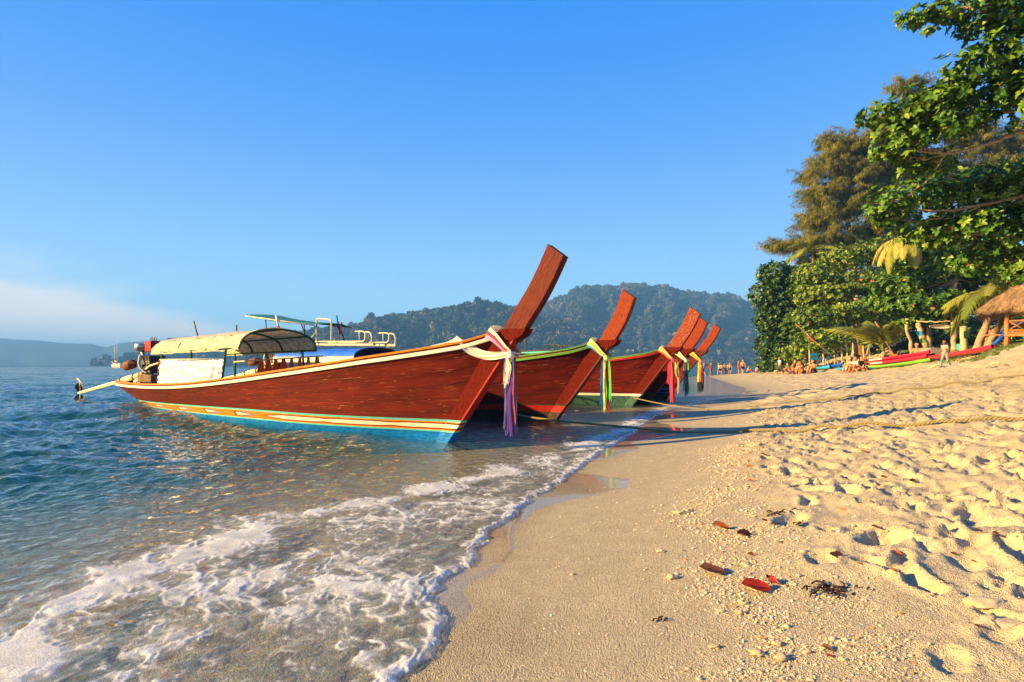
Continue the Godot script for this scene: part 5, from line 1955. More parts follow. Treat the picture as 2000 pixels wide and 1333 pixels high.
# poses face +z; hips at the given height
func body(pose: String, top: Color, bottom: Color, hair: Color, skin_c: Color, long_hair := false, shirt := true, legs_long := false, shin: Variant = null) -> ArrayMesh:
	var b := []
	var tc := top if shirt else skin_c
	var hip := Vector3(0, 0.92, 0)
	var lean := Vector3(0, 1, 0.04)
	var knees := []
	var feet := []
	var hands := []
	var elbows := []
	match pose:
		"stand":
			knees = [Vector3(-0.11, 0.48, 0.02), Vector3(0.11, 0.48, 0.03)]
			feet = [Vector3(-0.12, 0.07, 0), Vector3(0.13, 0.07, 0.02)]
			elbows = [Vector3(-0.27, 1.13, -0.02), Vector3(0.27, 1.13, 0.0)]
			hands = [Vector3(-0.29, 0.86, 0.06), Vector3(0.28, 0.87, 0.08)]
		"hips":
			knees = [Vector3(-0.12, 0.48, 0.02), Vector3(0.12, 0.48, 0.02)]
			feet = [Vector3(-0.16, 0.07, 0), Vector3(0.15, 0.07, 0.05)]
			elbows = [Vector3(-0.38, 1.16, -0.06), Vector3(0.37, 1.17, -0.05)]
			hands = [Vector3(-0.2, 0.98, 0.06), Vector3(0.2, 0.98, 0.06)]
		"walk":
			lean = Vector3(0, 1, 0.14).normalized()
			knees = [Vector3(-0.10, 0.50, 0.17), Vector3(0.10, 0.48, -0.06)]
			feet = [Vector3(-0.10, 0.08, 0.26), Vector3(0.10, 0.12, -0.38)]
			elbows = [Vector3(-0.25, 1.16, -0.13), Vector3(0.25, 1.15, 0.12)]
			hands = [Vector3(-0.25, 0.93, -0.05), Vector3(0.23, 0.98, 0.30)]
		"sit":   # knees drawn up, arms round them
			hip = Vector3(0, 0.13, -0.15)
			lean = Vector3(0, 1, 0.22).normalized()
			knees = [Vector3(-0.13, 0.50, 0.22), Vector3(0.13, 0.49, 0.23)]
			feet = [Vector3(-0.12, 0.06, 0.38), Vector3(0.13, 0.06, 0.40)]
			elbows = [Vector3(-0.28, 0.42, 0.10), Vector3(0.28, 0.42, 0.10)]
			hands = [Vector3(-0.10, 0.40, 0.33), Vector3(0.08, 0.38, 0.34)]
		"lounge":   # legs out, leaning back on the hands
			hip = Vector3(0, 0.12, -0.1)
			lean = Vector3(0, 1, -0.45).normalized()
			knees = [Vector3(-0.12, 0.24, 0.32), Vector3(0.12, 0.13, 0.34)]
			feet = [Vector3(-0.12, 0.06, 0.66), Vector3(0.13, 0.06, 0.76)]
			elbows = [Vector3(-0.28, 0.34, -0.46), Vector3(0.28, 0.34, -0.46)]
			hands = [Vector3(-0.30, 0.06, -0.52), Vector3(0.30, 0.06, -0.50)]
		"cross":   # cross-legged, bent forward
			hip = Vector3(0, 0.13, -0.1)
			lean = Vector3(0, 1, 0.3).normalized()
			knees = [Vector3(-0.34, 0.16, 0.18), Vector3(0.34, 0.16, 0.18)]
			feet = [Vector3(0.12, 0.07, 0.30), Vector3(-0.12, 0.07, 0.26)]
			elbows = [Vector3(-0.30, 0.36, 0.05), Vector3(0.30, 0.36, 0.05)]
			hands = [Vector3(-0.18, 0.24, 0.24), Vector3(0.16, 0.22, 0.25)]
		"chair":
			hip = Vector3(0, 0.52, -0.1)
			knees = [Vector3(-0.12, 0.52, 0.32), Vector3(0.12, 0.52, 0.32)]
			feet = [Vector3(-0.13, 0.08, 0.36), Vector3(0.14, 0.08, 0.30)]
			elbows = [Vector3(-0.28, 0.74, 0.04), Vector3(0.28, 0.74, 0.04)]
			hands = [Vector3(-0.18, 0.66, 0.28), Vector3(0.16, 0.68, 0.28)]
	var chest := hip + lean * 0.34
	var neck := hip + lean * 0.53
	var head := hip + lean * 0.60 + Vector3(0, 0.10, 0.03)
	var fwd := Vector3(0, 0, 1)
	b.append([hip + Vector3(-0.07, 0, 0), hip + Vector3(0.07, 0, 0), 0.125, 0.125, bottom])
	b.append([hip + lean * 0.08, chest, 0.125, 0.15, tc])
	b.append([chest + Vector3(-0.07, 0.02, 0), chest + Vector3(0.07, 0.02, 0), 0.12, 0.12, tc])
	b.append([neck + Vector3(-0.14, -0.05, 0), neck + Vector3(0.14, -0.05, 0), 0.06, 0.06, tc])
	b.append([neck - lean * 0.02, head, 0.052, 0.06, skin_c])
	b.append([head + Vector3(0, 0.05, -0.005), head + Vector3(0, -0.03, 0.02), 0.097, 0.075, skin_c])
	b.append([head + Vector3(0, 0.0, 0.10), head + Vector3(0, -0.02, 0.115), 0.012, 0.016, skin_c])
	for s in [-1.0, 1.0]: b.append([head + Vector3(0.09 * s, 0, 0), head + Vector3(0.098 * s, 0.03, -0.01), 0.014, 0.016, skin_c])
	b.append([head + Vector3(0, 0.085, -0.02), head + Vector3(0, 0.06, -0.05), 0.088, 0.09, hair])
	if long_hair: b.append([head + Vector3(0, 0.05, -0.07), neck + Vector3(0, -0.12, -0.10), 0.075, 0.045, hair])
	for i in 2:
		var s := -1.0 if i == 0 else 1.0
		var sh := neck + Vector3(0.165 * s, -0.055, 0)
		b.append([sh, sh.lerp(elbows[i], 0.55), 0.062, 0.05, tc])
		b.append([sh.lerp(elbows[i], 0.5), elbows[i], 0.046, 0.040, skin_c])
		b.append([elbows[i], hands[i], 0.040, 0.027, skin_c])
		var hd: Vector3 = (hands[i] - elbows[i]).normalized()
		var sd := hd.cross(Vector3(0.2, 0.3, 1)).normalized()
		b.append([hands[i], hands[i] + hd * 0.07, 0.032, 0.034, skin_c])
		for q in 4: b.append([hands[i] + hd * 0.08 + sd * (q - 1.5) * 0.02, hands[i] + hd * [0.15, 0.17, 0.165, 0.14][q] + sd * (q - 1.5) * 0.026, 0.011, 0.009, skin_c])
		b.append([hands[i] + hd * 0.03 + sd * 0.035, hands[i] + hd * 0.09 + sd * 0.07, 0.013, 0.010, skin_c])
		var hj := hip + Vector3(0.095 * s, -0.03, 0)
		b.append([hj, hj.lerp(knees[i], 0.6), 0.098, 0.075, bottom])
		b.append([hj.lerp(knees[i], 0.5), knees[i], 0.076, 0.058, bottom if legs_long else skin_c])
		b.append([knees[i], knees[i].lerp(feet[i], 0.75), 0.056, 0.046, shin if shin != null else (bottom if legs_long else skin_c)])
		b.append([knees[i].lerp(feet[i], 0.7), feet[i], 0.045, 0.036, skin_c])
		b.append([feet[i] + Vector3(0, -0.025, -0.03), feet[i] + Vector3(0.02 * s, -0.04, 0.14), 0.040, 0.028, skin_c])
	return skin(b)


func person(label: String, at: Vector3, face: float, mesh: Mesh, height := 1.0, group := "") -> void:
	var o := put("person", mesh, M.person)
	o.transform = Transform3D(Basis(Vector3.UP, face).scaled(Vector3.ONE * height), at)
	tag(o, label, "person", group)


func make_people() -> void:
	vcol(mat("person", Color(1, 1, 1), 0.7))
	var tan_ := Color(0.40, 0.17, 0.09)
	var pale := Color(0.50, 0.25, 0.15)
	var brown := Color(0.20, 0.085, 0.045)
	var black := Color(0.012, 0.01, 0.01)
	var fair := Color(0.26, 0.14, 0.05)
	var white := Color(0.6, 0.58, 0.55)
	var red := Color(0.45, 0.03, 0.03)
	var navy := Color(0.02, 0.03, 0.09)
	var teal := Color(0.01, 0.28, 0.30)
	var grey := Color(0.26, 0.22, 0.20)
	var v := {
		"child": body("walk", grey, grey, black, brown, true, true, true, teal),
		"sit_bare": body("sit", navy, navy, black, tan_, false, false), "sit_bikini": body("sit", red, red, fair, pale, true, false),
		"lounge": body("lounge", red, black, fair, tan_, true, false), "cross": body("cross", white, red, black, tan_, false, false),
		"sit_white": body("sit", white, Color(0.3, 0.22, 0.15), black, tan_, false, true), "sit_dark": body("cross", Color(0.03, 0.03, 0.04), Color(0.03, 0.03, 0.04), black, tan_, true, true),
		"stand_shirt": body("stand", Color(0.42, 0.30, 0.18), Color(0.10, 0.11, 0.05), black, brown, false, true, true),
		"stand_bare": body("stand", red, navy, black, tan_, false, false), "hips_red": body("hips", red, red, fair, tan_, true, true), "walk_bikini": body("walk", black, black, fair, pale, true, false),
		"chair": body("chair", Color(0.5, 0.12, 0.10), Color(0.25, 0.22, 0.3), black, tan_, false, true), "walk_shirt": body("walk", white, Color(0.09, 0.06, 0.06), black, tan_, true, true, true),
	}
	var at := func(px: float, d: float) -> Vector3: return on_sand((px - 1000.0) / FL * d, d, -0.02)
	var on := func(px: float, py: float) -> Vector3: return sand_at(px, py) - Vector3(0, 0.02, 0)
	person("child in grey top and turquoise trousers walking across the sand below the grass", on.call(1847, 718), -1.2, v.child, 0.64)
	var g := "people sitting together on the sand"
	person("woman with white top stepping at the left of the sitting group", on.call(1524, 732), -1.4, v.walk_shirt, 0.80)
	person("tanned person with knees drawn up, front left of the sitting group", on.call(1539, 731), -2.4, v.sit_bare, 0.95, g)
	person("person leaning back on the hands in the sitting group, beside the front left one", on.call(1553, 731), -1.2, v.lounge, 0.95, g)
	person("fair haired person with knees drawn up in the middle of the sitting group", on.call(1562, 729), -0.4, v.sit_bikini, 0.97, g)
	person("cross legged person behind the middle of the sitting group", on.call(1551, 727), 0.5, v.cross, 1.1, g)
	person("person leaning back at the right of the sitting group", on.call(1572, 730), 1.4, v.lounge, 0.95, g)
	person("person with knees drawn up at the right end of the sitting group", on.call(1588, 730), -1.3, v.sit_bare, 1.05, g)
	person("man in ochre shirt standing behind the sitting group by the blue sign", at.call(1572, 46.0), 2.6, v.stand_shirt, 0.92)
	person("bare person with knees drawn up facing left, by the red kayaks", on.call(1660, 728), -1.4, v.sit_bikini, 1.0)
	person("person in white shirt sitting beside the red kayaks", on.call(1671, 727), -1.2, v.sit_white, 1.02)
	person("person in black sitting just left of the kayak stack", on.call(1681, 725), 0.3, v.sit_dark, 0.95)
	var far := [[1368, 63.0, "stand_bare", 0.2, "leftmost of the far bathers at the tip of the sand"], [1374, 64.0, "walk_bikini", 1.2, "second far bather at the tip of the sand, in dark swimwear"], [1389, 70.0, "hips_red", 0.4, "far bather in red with hands on the hips"], [1405, 76.0, "walk_bikini", -1.0, "far bather walking in the gap left of the dark clad group"], [1409, 78.0, "stand_bare", 2.0, "far bare chested bather left of the dark clad pair"], [1416, 76.0, "stand_shirt", 0.3, "far person in ochre shirt among the bathers"], [1421, 76.0, "walk_shirt", 1.2, "far walker in white top among the bathers"], [1426, 75.0, "stand_bare", -0.6, "far bare chested bather right of the walker in white"], [1443, 66.0, "hips_red", 1.0, "bather in red standing apart on the right of the far group"], [1451, 60.0, "walk_bikini", -0.2, "nearest of the far bathers, walking towards the water"]]
	for q in far: person(q[4], at.call(q[0], q[1]), q[3], v[q[2]], 0.92, "bathers at the far end of the beach")
	person("far bather sitting on the sand right of the walking one", at.call(1463, 62.0), 1.0, v.sit_bare, 0.95, "bathers at the far end of the beach")
	person("bather sitting at the foot of the dark green tree", at.call(1480, 58.0), 1.0, v.sit_bikini, 0.95, "bathers at the far end of the beach")
	var bar_ := "guests sitting in the shade under the trees"
	person("guest in red top sitting by the leaning palms", at.call(1926, 28.6), -1.0, v.chair, 0.95, bar_)
	person("guest in white sitting under the palms close to the hut", at.call(1942, 29.0), -1.6, v.sit_white, 1.05, bar_)
	person("guest in dark clothes sitting behind the red flag", at.call(1748, 37.5), -0.5, v.sit_dark, 1.1, bar_)
	person("guest sitting behind the stacked red kayaks", at.call(1732, 38.0), 0.6, v.chair, 0.9, bar_)
	person("bare chested guest sitting by the carved trunk", at.call(1792, 32.0), -0.8, v.cross, 1.05, bar_)


# ---------- things on the beach
func kayak(label: String, a: Vector3, b: Vector3, wide: float, high: float, m: Material, patch: Material = null) -> void:
	var mid := (a + b) * 0.5
	var x := (b - a).normalized()
	var z := x.cross(Vector3.UP).normalized()
	var k := thing("kayak", label, "kayak", mid, "kayaks drawn up on the beach", Basis(x, z.cross(x), z))
	var L := a.distance_to(b)
	var st := begin()
	var rows := []
	for i in 21:
		var f := i / 20.0
		var w := wide * 0.5 * pow(sin(clampf(f * 0.96 + 0.02, 0, 1) * PI), 0.62)
		var rise := 0.10 * pow(absf(f - 0.5) * 2.0, 3.0)
		var ring := []
		for q in 14:
			var an := TAU * q / 14.0
			var y := sin(an) * high * 0.5
			if sin(an) > 0.3: y = high * (0.30 - (0.12 if absf(f - 0.5) < 0.30 and absf(cos(an)) < 0.75 else 0.0))
			ring.append(Vector3((f - 0.5) * L, y + rise + high * 0.5, cos(an) * w))
		rows.append(ring)
	loft(st, rows, 1, 1, true)
	put("shell", done(st), m, k)
	st = begin()
	box(st, Transform3D(Basis(Vector3(0, 0, 1), 0.3), Vector3(-0.12 * L, high * 0.95, 0)), Vector3(0.06, 0.22, wide * 0.5), 0.02)
	put("seat", done(st), M.dark_metal, k)
	if patch:
		for s in [-1.0, 1.0]:
			st = begin()
			rows = []
			for i in 9:
				var f := lerpf(0.14, 0.38, i / 8.0)
				var w := wide * 0.5 * pow(sin(clampf(f * 0.96 + 0.02, 0, 1) * PI), 0.62)
				var rise := 0.10 * pow(absf(f - 0.5) * 2.0, 3.0)
				var row := []
				for q in 3:
					var an := lerpf(-0.35, 0.25, q / 2.0)
					row.append(Vector3((f - 0.5) * L, sin(an) * high * 0.5 + rise + high * 0.5, s * (cos(an) * w + 0.004)))
				rows.append(row)
			loft(st, rows)
			put("white_panel", done(st), patch, k)


func rope(label: String, pts: Array, r: float, m: Material) -> void:
	var sp := spline(pts, 16)
	var t := thing("mooring_rope", label, "rope", Vector3.ZERO, "mooring ropes led up the beach")
	# even steps along the way
	var even := [sp[0]]
	for i in range(1, sp.size()):
		while even[-1].distance_to(sp[i]) > 0.024: even.append(even[-1].move_toward(sp[i], 0.024))
	for k in 3:
		var path := []
		var n := even.size()
		for i in n:
			var d: Vector3 = (even[mini(i + 1, n - 1)] - even[maxi(i - 1, 0)]).normalized()
			var s := d.cross(Vector3.UP).normalized()
			var u := s.cross(d)
			var a := i * 0.024 / 0.14 * TAU + TAU * k / 3.0
			path.append(even[i] + (s * cos(a) + u * sin(a)) * r * 0.62)
		var st := begin()
		tube(st, path, [r * 0.46], 6)
		put("strand", done(st), m, t)


func dead_leaf(label: String, at: Vector3, size: float, turn: float, m: Material, curl: float) -> void:
	var st := begin()
	var rows := []
	var spine := []
	for i in 13:
		var f := i / 12.0
		var w := 0.31 * pow(sin(pow(f, 0.9) * PI), 0.85) + 0.004
		w *= 1.0 + 0.10 * sin(i * 2.3 + turn * 3.0)
		var bend := 0.09 * curl * sin(f * 3.6 + turn) + 0.07
		var row := []
		for j in 9:
			var u := j / 8.0 * 2.0 - 1.0
			var a := u * curl * 1.25 + 0.25 * sin(f * 5.0 + turn * 2.0)
			row.append(Vector3(w * sin(a) / maxf(curl * 1.25, 0.3), bend + w * (1.0 - cos(a)) / maxf(curl * 1.25, 0.3) + 0.014 * sin(u * 9.0 + i * 1.9), f - 0.5) * size)
		rows.append(row)
		spine.append(row[4] + Vector3(0, 0.004, 0))
	loft(st, rows)
	var o := thing("dead_leaf", label, "leaf", at + Vector3(0, 0.11 * size, 0), "dead leaves on the sand", Basis(Vector3.UP, turn) * Basis(Vector3(0, 0, 1), 0.55 + 0.25 * sin(turn * 5.0)))
	put("blade", done(st), m, o)
	st = begin()
	tube(st, spine + [Vector3(0.04, 0.05, 0.66) * size], [0.011 * size], 5)
	put("midrib", done(st), M.twig, o)


func sand_at(px: float, py: float) -> Vector3:   # the spot of sand seen at that place of the photograph
	var t := (px - 1000.0) / FL
	var s := (714.0 - py) / FL
	var d := 1.6
	while d < 90.0:
		if EYE + s * d <= sand_height(t * d, d, inland(t * d, d)): break
		d *= 1.004
	return Vector3(t * d, sand_height(t * d, d, inland(t * d, d)), -d)


func log_(label: String, pts: Array, r0: float, r1: float, m: Material, called := "driftwood", cat_ := "driftwood", group := "driftwood and posts under the trees") -> Node3D:
	var t := thing(called, label, cat_, pts[0], group)
	limb(t, "stem", pts.map(func(p): return p - pts[0]), r0, r1, m, 0.04)
	return t


func make_shore() -> void:
	worn(mat("driftwood_grey", Color(0.42, 0.32, 0.22), 0.85), Vector3(2, 2, 2), 101, 0.65, 1.2, 0.5, true)
	worn(mat("bamboo", Color(0.46, 0.30, 0.14), 0.6), Vector3(3, 2, 3), 102, 0.7, 1.2)
	worn(mat("thatch", Color(0.34, 0.21, 0.11), 0.95), Vector3(3, 3, 3), 103, 0.6, 1.3, 0.8)
	worn(mat("hut_timber", Color(0.42, 0.16, 0.06), 0.65), Vector3(3, 1, 3), 104, 0.7, 1.2)
	mat("kayak_red", Color(0.52, 0.02, 0.05), 0.35)
	mat("kayak_green", Color(0.13, 0.33, 0.04), 0.35)
	mat("kayak_blue", Color(0.01, 0.07, 0.42), 0.35)
	mat("kayak_light_blue", Color(0.02, 0.32, 0.62), 0.35)
	mat("panel_white", Color(0.70, 0.66, 0.60), 0.4)
	worn(mat("sign_blue", Color(0.04, 0.38, 0.50), 0.5), Vector3(3, 3, 3), 105, 0.8, 1.15)
	mat("twig", Color(0.04, 0.02, 0.014), 0.7)
	worn(mat("rope", Color(0.27, 0.21, 0.105), 0.85), Vector3.ONE * 14, 106, 0.5, 1.4, 0.4, true)
	# ropes
	var r1 := [Vector3(-0.6, 0.35, -13.6), Vector3(0.1, 0.10, -12.6), Vector3(0.95, 0.05, -11.7)]
	for k in 46:
		var f := k / 45.0
		var x := lerpf(1.6, 7.6, f)
		var d := table([[1.6, 11.1], [2.35, 10.4], [3.0, 9.6], [3.65, 8.9], [4.4, 8.0], [5.2, 7.15], [6.0, 6.45], [7.6, 5.4]], x)
		var s := inland(x, d)
		var y := 0.03
		for q in 9: y = maxf(y, sand_height(x + (q % 3 - 1) * 0.09, d + (q / 3 - 1) * 0.09, s))
		r1.append(Vector3(x, y + 0.012, -d))
	rope("thick twisted rope lying across the sand nearest the viewer", r1, 0.024, M.rope)
	var r2 := [Vector3(3.7, 0.25, -17.0), Vector3(4.4, 0.12, -15.6)]
	for k in 40:
		var f := k / 39.0
		var x := lerpf(5.0, 12.0, f)
		var d := table([[5.0, 14.7], [6.0, 13.7], [7.2, 12.9], [8.5, 12.2], [10.5, 11.0], [12.0, 10.0]], x)
		var y := 0.06
		for q in 9: y = maxf(y, sand_height(x + (q % 3 - 1) * 0.1, d + (q / 3 - 1) * 0.1, inland(x, d)))
		r2.append(Vector3(x, y + 0.008, -d))
	rope("farther rope led from the third boat up the beach to the right", r2, 0.016, M.rope)
	make_litter()
	make_people()
	# kayaks
	var ka := sand_at(1690, 723) - Vector3(0, 0.03, 0)
	var kb := sand_at(1812, 709) - Vector3(0, 0.03, 0)
	kayak("lower red kayak with white panel in the stack of kayaks", ka + Vector3(0.05, 0.21, 0.05), kb + Vector3(0, 0.21, 0), 0.72, 0.22, M.kayak_red, M.panel_white)
	kayak("upper red kayak with white panel on top of the stack", ka + Vector3(-0.05, 0.42, 0), kb + Vector3(0.1, 0.42, 0.05), 0.72, 0.22, M.kayak_red, M.panel_white)
	kayak("green kayak at the bottom of the stack", ka, kb + Vector3(0.2, 0, 0), 0.74, 0.22, M.kayak_green)
	kayak("long red kayak lying up the slope to the right of the stack", sand_at(1806, 706), sand_at(1940, 687), 0.70, 0.22, M.kayak_red)
	kayak("dark blue kayak leaning behind the hut post", P(1940, 684, 26.4), P(1972, 652, 26.0), 0.6, 0.24, M.kayak_blue)
	kayak("blue kayak lying behind the sitting group", sand_at(1610, 722), sand_at(1648, 717), 0.7, 0.28, M.kayak_blue)
	kayak("pale blue kayak end beside the sitting group", sand_at(1588, 723), sand_at(1622, 722), 0.66, 0.24, M.kayak_light_blue)
	kayak("small bright blue kayak by the seated pair", sand_at(1638, 726), sand_at(1658, 725), 0.6, 0.22, M.kayak_light_blue)
	# flags on leaning poles
	for q in [["red and white flag on a long bamboo pole leaning left over the beach", [1648, 708, 43.0], [1553, 632, 43.0], 0.55], ["red flag drooping from a leaning pole behind the kayaks", [1753, 697, 35.0], [1709, 628, 35.0], 0.55]]:
		var a := P(q[1][0], q[1][1], q[1][2])
		var b := P(q[2][0], q[2][1], q[2][2])
		a.y = minf(a.y, ground(a.x, -a.z) + 0.0) - 0.1
		var t := thing("flag", q[0], "flag", a, "red flags on leaning poles")
		var st := begin()
		tube(st, [Vector3.ZERO, (b - a) * 0.5 + Vector3(0, -0.05, 0), b - a], [0.03, 0.026, 0.016], 7)
		put("pole", done(st), M.bamboo, t)
		st = begin()
		var st2 := begin()
		var rows := []
		var rows2 := []
		for i in 16:
			var f := i / 15.0
			var p: Vector3 = (b - a).lerp((b - a) * 0.62, f)
			var w := 0.10 + 0.16 * f
			rows.append([p, p + Vector3(0.05 + 0.03 * sin(f * 7.0), -w * 0.5, 0.05 * sin(f * 9.0)), p + Vector3(0.10, -w, 0.08 * sin(f * 6.0))])
			rows2.append([p + Vector3(0.0, 0.012, 0.006), p + Vector3(0.03, -w * 0.2, 0.03 + 0.03 * sin(f * 9.0))])
		loft(st, rows)
		put("flag_cloth", done(st), M.pink_cloth, t)
		if q[1][0] < 1700:
			loft(st2, rows2)
			put("white_stripe", done(st2), M.white_cloth, t)
	# signs and posts
	var sg := on_sand(24.4, 44.0)
	var sign_ := thing("sign", "blue sign of two boards on a post behind the sitting group", "sign", sg)
	var st := begin()
	tube(st, [Vector3.ZERO, P(1581, 684, 44) - sg], [0.06, 0.05], 7)
	put("post", done(st), M.bamboo, sign_)
	for y in [693, 701]:
		st = begin(false)
		box(st, Transform3D(Basis(Vector3.UP, 0.1), P(1590, y, 43.9) - sg), Vector3(0.76, 0.26, 0.03), 0.01)
		put("board", done(st), M.sign_blue, sign_)
	var posts := [[1598, 684, 706, 46.0], [1610, 680, 707, 45.0], [1632, 686, 706, 45.0], [1646, 674, 706, 43.5], [1656, 671, 705, 43.0], [1689, 676, 700, 38.0], [1700, 678, 700, 38.0]]
	var pl := ["post just right of the blue sign", "post between the blue sign and the flag pole foot", "short post behind the blue kayak", "tall post behind the foot of the flag pole", "tallest post right of the flag pole foot", "post left of the low palm", "post under the low palm"]
	for i in posts.size():
		var q: Array = posts[i]
		var a := P(q[0], q[2], q[3])
		a.y = ground(a.x, -a.z) - 0.1
		log_("bamboo " + pl[i], [a, a.lerp(P(q[0] - 2, q[1], q[3]), 0.5), P(q[0] - 3, q[1], q[3])], 0.075, 0.06, M.bamboo, "post", "post")
	# low fence of sticks
	var fb := on_sand(26.6, 44.5)
	var fence := thing("stick_fence", "low fence of upright sticks behind the blue kayak", "fence", fb)
	for k in 14:
		st = begin()
		var p := Vector3(-0.6 + k * 0.13, 0, 0.1 * sin(k * 2.0))
		tube(st, [p + Vector3(0, -0.1, 0), p + Vector3(rng.randf_range(-0.05, 0.05), rng.randf_range(0.4, 0.6), 0)], [0.035, 0.03], 6)
		put("stick", done(st), M.bamboo, fence)
	st = begin(false)
	box(st, Transform3D(Basis(), Vector3.ZERO), Vector3(0.30, 0.7, 0.04), 0.01)
	tag(put("board", done(st), M.orange_paint, self, Transform3D(Basis(), P(1682, 684, 40.0))), "orange board standing under the trees left of the low palm", "board")
	# hanging white board between driftwood uprights
	log_("driftwood upright with forked top left of the white board", [on_sand(24.6, 33.0, -0.1), P(1779, 668, 32.6), P(1771, 640, 32.4), P(1770, 614, 32.4)], 0.13, 0.06, M.driftwood_grey)
	log_("driftwood crossbar from which the white board hangs", [P(1769, 624, 32.2), P(1800, 628, 31.6), P(1835, 629, 31.0), P(1858, 628, 30.8)], 0.045, 0.035, M.driftwood_grey)
	log_("carved leaning trunk hung with blue and green bowls", [on_sand(25.2, 32.4, -0.1), P(1806, 668, 31.8), P(1798, 645, 31.6), P(1793, 632, 31.6)], 0.20, 0.12, M.driftwood_grey)
	for q in [[1794, 653, "blue", M.kayak_light_blue], [1800, 667, "green", M.green_paint]]:
		st = begin()
		lathe(st, Transform3D(Basis(Vector3(1, 0, 0), 1.2), P(q[0], q[1], 31.3)), [Vector2(0.001, 0), Vector2(0.10, 0.02), Vector2(0.15, 0.08), Vector2(0.16, 0.10), Vector2(0.14, 0.09), Vector2(0.001, 0.03)], 14)
		tag(put("bowl", done(st), q[3]), "%s bowl hung on the carved leaning trunk" % q[2], "bowl")
	var wb := P(1835, 638, 30.8)
	var hang := thing("hanging_board", "white surfboard shaped board hanging from the driftwood crossbar", "sign", wb)
	st = begin()
	var prof := []
	for i in 28:
		var a := TAU * i / 28.0
		prof.append(Vector2(cos(a) * 0.57, sin(a) * 0.125 * (1.0 + 0.2 * cos(a))))
	for s in [0.02, -0.02]:
		for i in range(1, 27): tri(st, Vector3(prof[0].x, prof[0].y, s), Vector3(prof[i].x, prof[i].y, s), Vector3(prof[i + 1].x, prof[i + 1].y, s))
	for i in 28: quad(st, Vector3(prof[i].x, prof[i].y, 0.02), Vector3(prof[(i + 1) % 28].x, prof[(i + 1) % 28].y, 0.02), Vector3(prof[(i + 1) % 28].x, prof[(i + 1) % 28].y, -0.02), Vector3(prof[i].x, prof[i].y, -0.02))
	put("board", done(st), M.white_paint, hang)
	for x in [-0.3, 0.3]:
		st = begin()
		tube(st, [Vector3(x, 0.10, 0), Vector3(x, 0.29, 0)], [0.008], 5)
		put("cord", done(st), M.rope, hang)
	# slab with green board, blue box, cloth covered table
	var sl := on_sand(25.4, 30.2)
	var slab := thing("post_slab", "thick pale stump with a green notice board fixed to it", "stump", sl)
	st = begin()
	tube(st, spline([Vector3(0, -0.1, 0), Vector3(0.0, 0.5, 0), Vector3(-0.03, 1.0, 0), Vector3(0.0, 1.35, 0)], 5), [0.20, 0.19, 0.18, 0.17, 0.17, 0.17, 0.16, 0.17, 0.16, 0.17, 0.16, 0.16, 0.17, 0.17, 0.18, 0.18], 12)
	put("stump", done(st), M.driftwood_grey, slab)
	st = begin(false)
	box(st, Transform3D(Basis(), Vector3(-0.02, 0.88, 0.2)), Vector3(0.32, 0.40, 0.03), 0.01)
	put("notice_board", done(st), M.teal_bottom_paint, slab)
	st = begin(false)
	var bb := P(1875, 690, 30.6)
	bb.y = ground(bb.x, 30.6)
	box(st, Transform3D(), Vector3(0.20, 0.40, 0.22), 0.02)
	tag(put("box", done(st), M.sign_blue, self, Transform3D(Basis(), bb + Vector3(0, 0.2, 0))), "upright blue box standing by the bare tree trunk", "box")
	var tb := on_sand(24.8, 31.6)
	var table_ := thing("table", "low table under a pale patterned cloth behind the walking child", "table", tb)
	st = begin()
	var rows := []
	for i in 15:
		var row := []
		for j in 9:
			var u := i / 14.0 * 2.0 - 1.0
			var w := j / 8.0 * 2.0 - 1.0
			var edge := maxf(absf(u), absf(w))
			row.append(Vector3(u * 0.75, 0.42 - 0.35 * smoothstep(0.72, 1.0, edge) + 0.03 * n2.get_noise_2d(i * 0.8, j * 0.8), w * 0.45))
		rows.append(row)
	loft(st, rows)
	var cm := worn(mat("patterned_cloth", Color(0.34, 0.28, 0.28), 0.9), Vector3.ONE * 9, 107, 0.2, 1.9)
	put("cloth", done(st), cm, table_)
	# driftwood heaps
	var heaps := [[[1700, 700, 36.0], [1735, 690, 35.5], "long bleached branch lying behind the kayak stack"], [[1715, 702, 36.5], [1742, 672, 36.0], "grey branch leaning up behind the red flag"], [[1690, 702, 38.0], [1702, 664, 38.0], "leaning stick left of the low palm"], [[1820, 712, 24.5], [1840, 708, 24.0], "short driftwood piece on the sand by the walking child"], [[1925, 722, 13.9], [1955, 718, 13.6], "bleached driftwood piece lying on the open sand at the right"], [[1742, 676, 37.0], [1765, 664, 37.0], "thin stick leaning under the trees right of the red flag"], [[1488, 726, 58.0], [1512, 717, 57.0], "grey root lying at the foot of the dark green tree"], [[1513, 712, 52.0], [1521, 722, 50.0], "pale broken stump in front of the dark green tree"]]
	for h in heaps:
		var a := P(h[0][0], h[0][1], h[0][2])
		var b := P(h[1][0], h[1][1], h[1][2])
		if h[0][1] > 704 or h[1][1] > 704:
			a.y = ground(a.x, -a.z) + 0.05
			b.y = ground(b.x, -b.z) + 0.12
		var thick := 0.035 if h[0][2] < 20.0 else 0.07
		log_(h[2], [a, a.lerp(b, 0.4) + Vector3(0, thick, 0), b], thick, thick * 0.5, M.driftwood_grey)
	make_hut()
	make_grass()


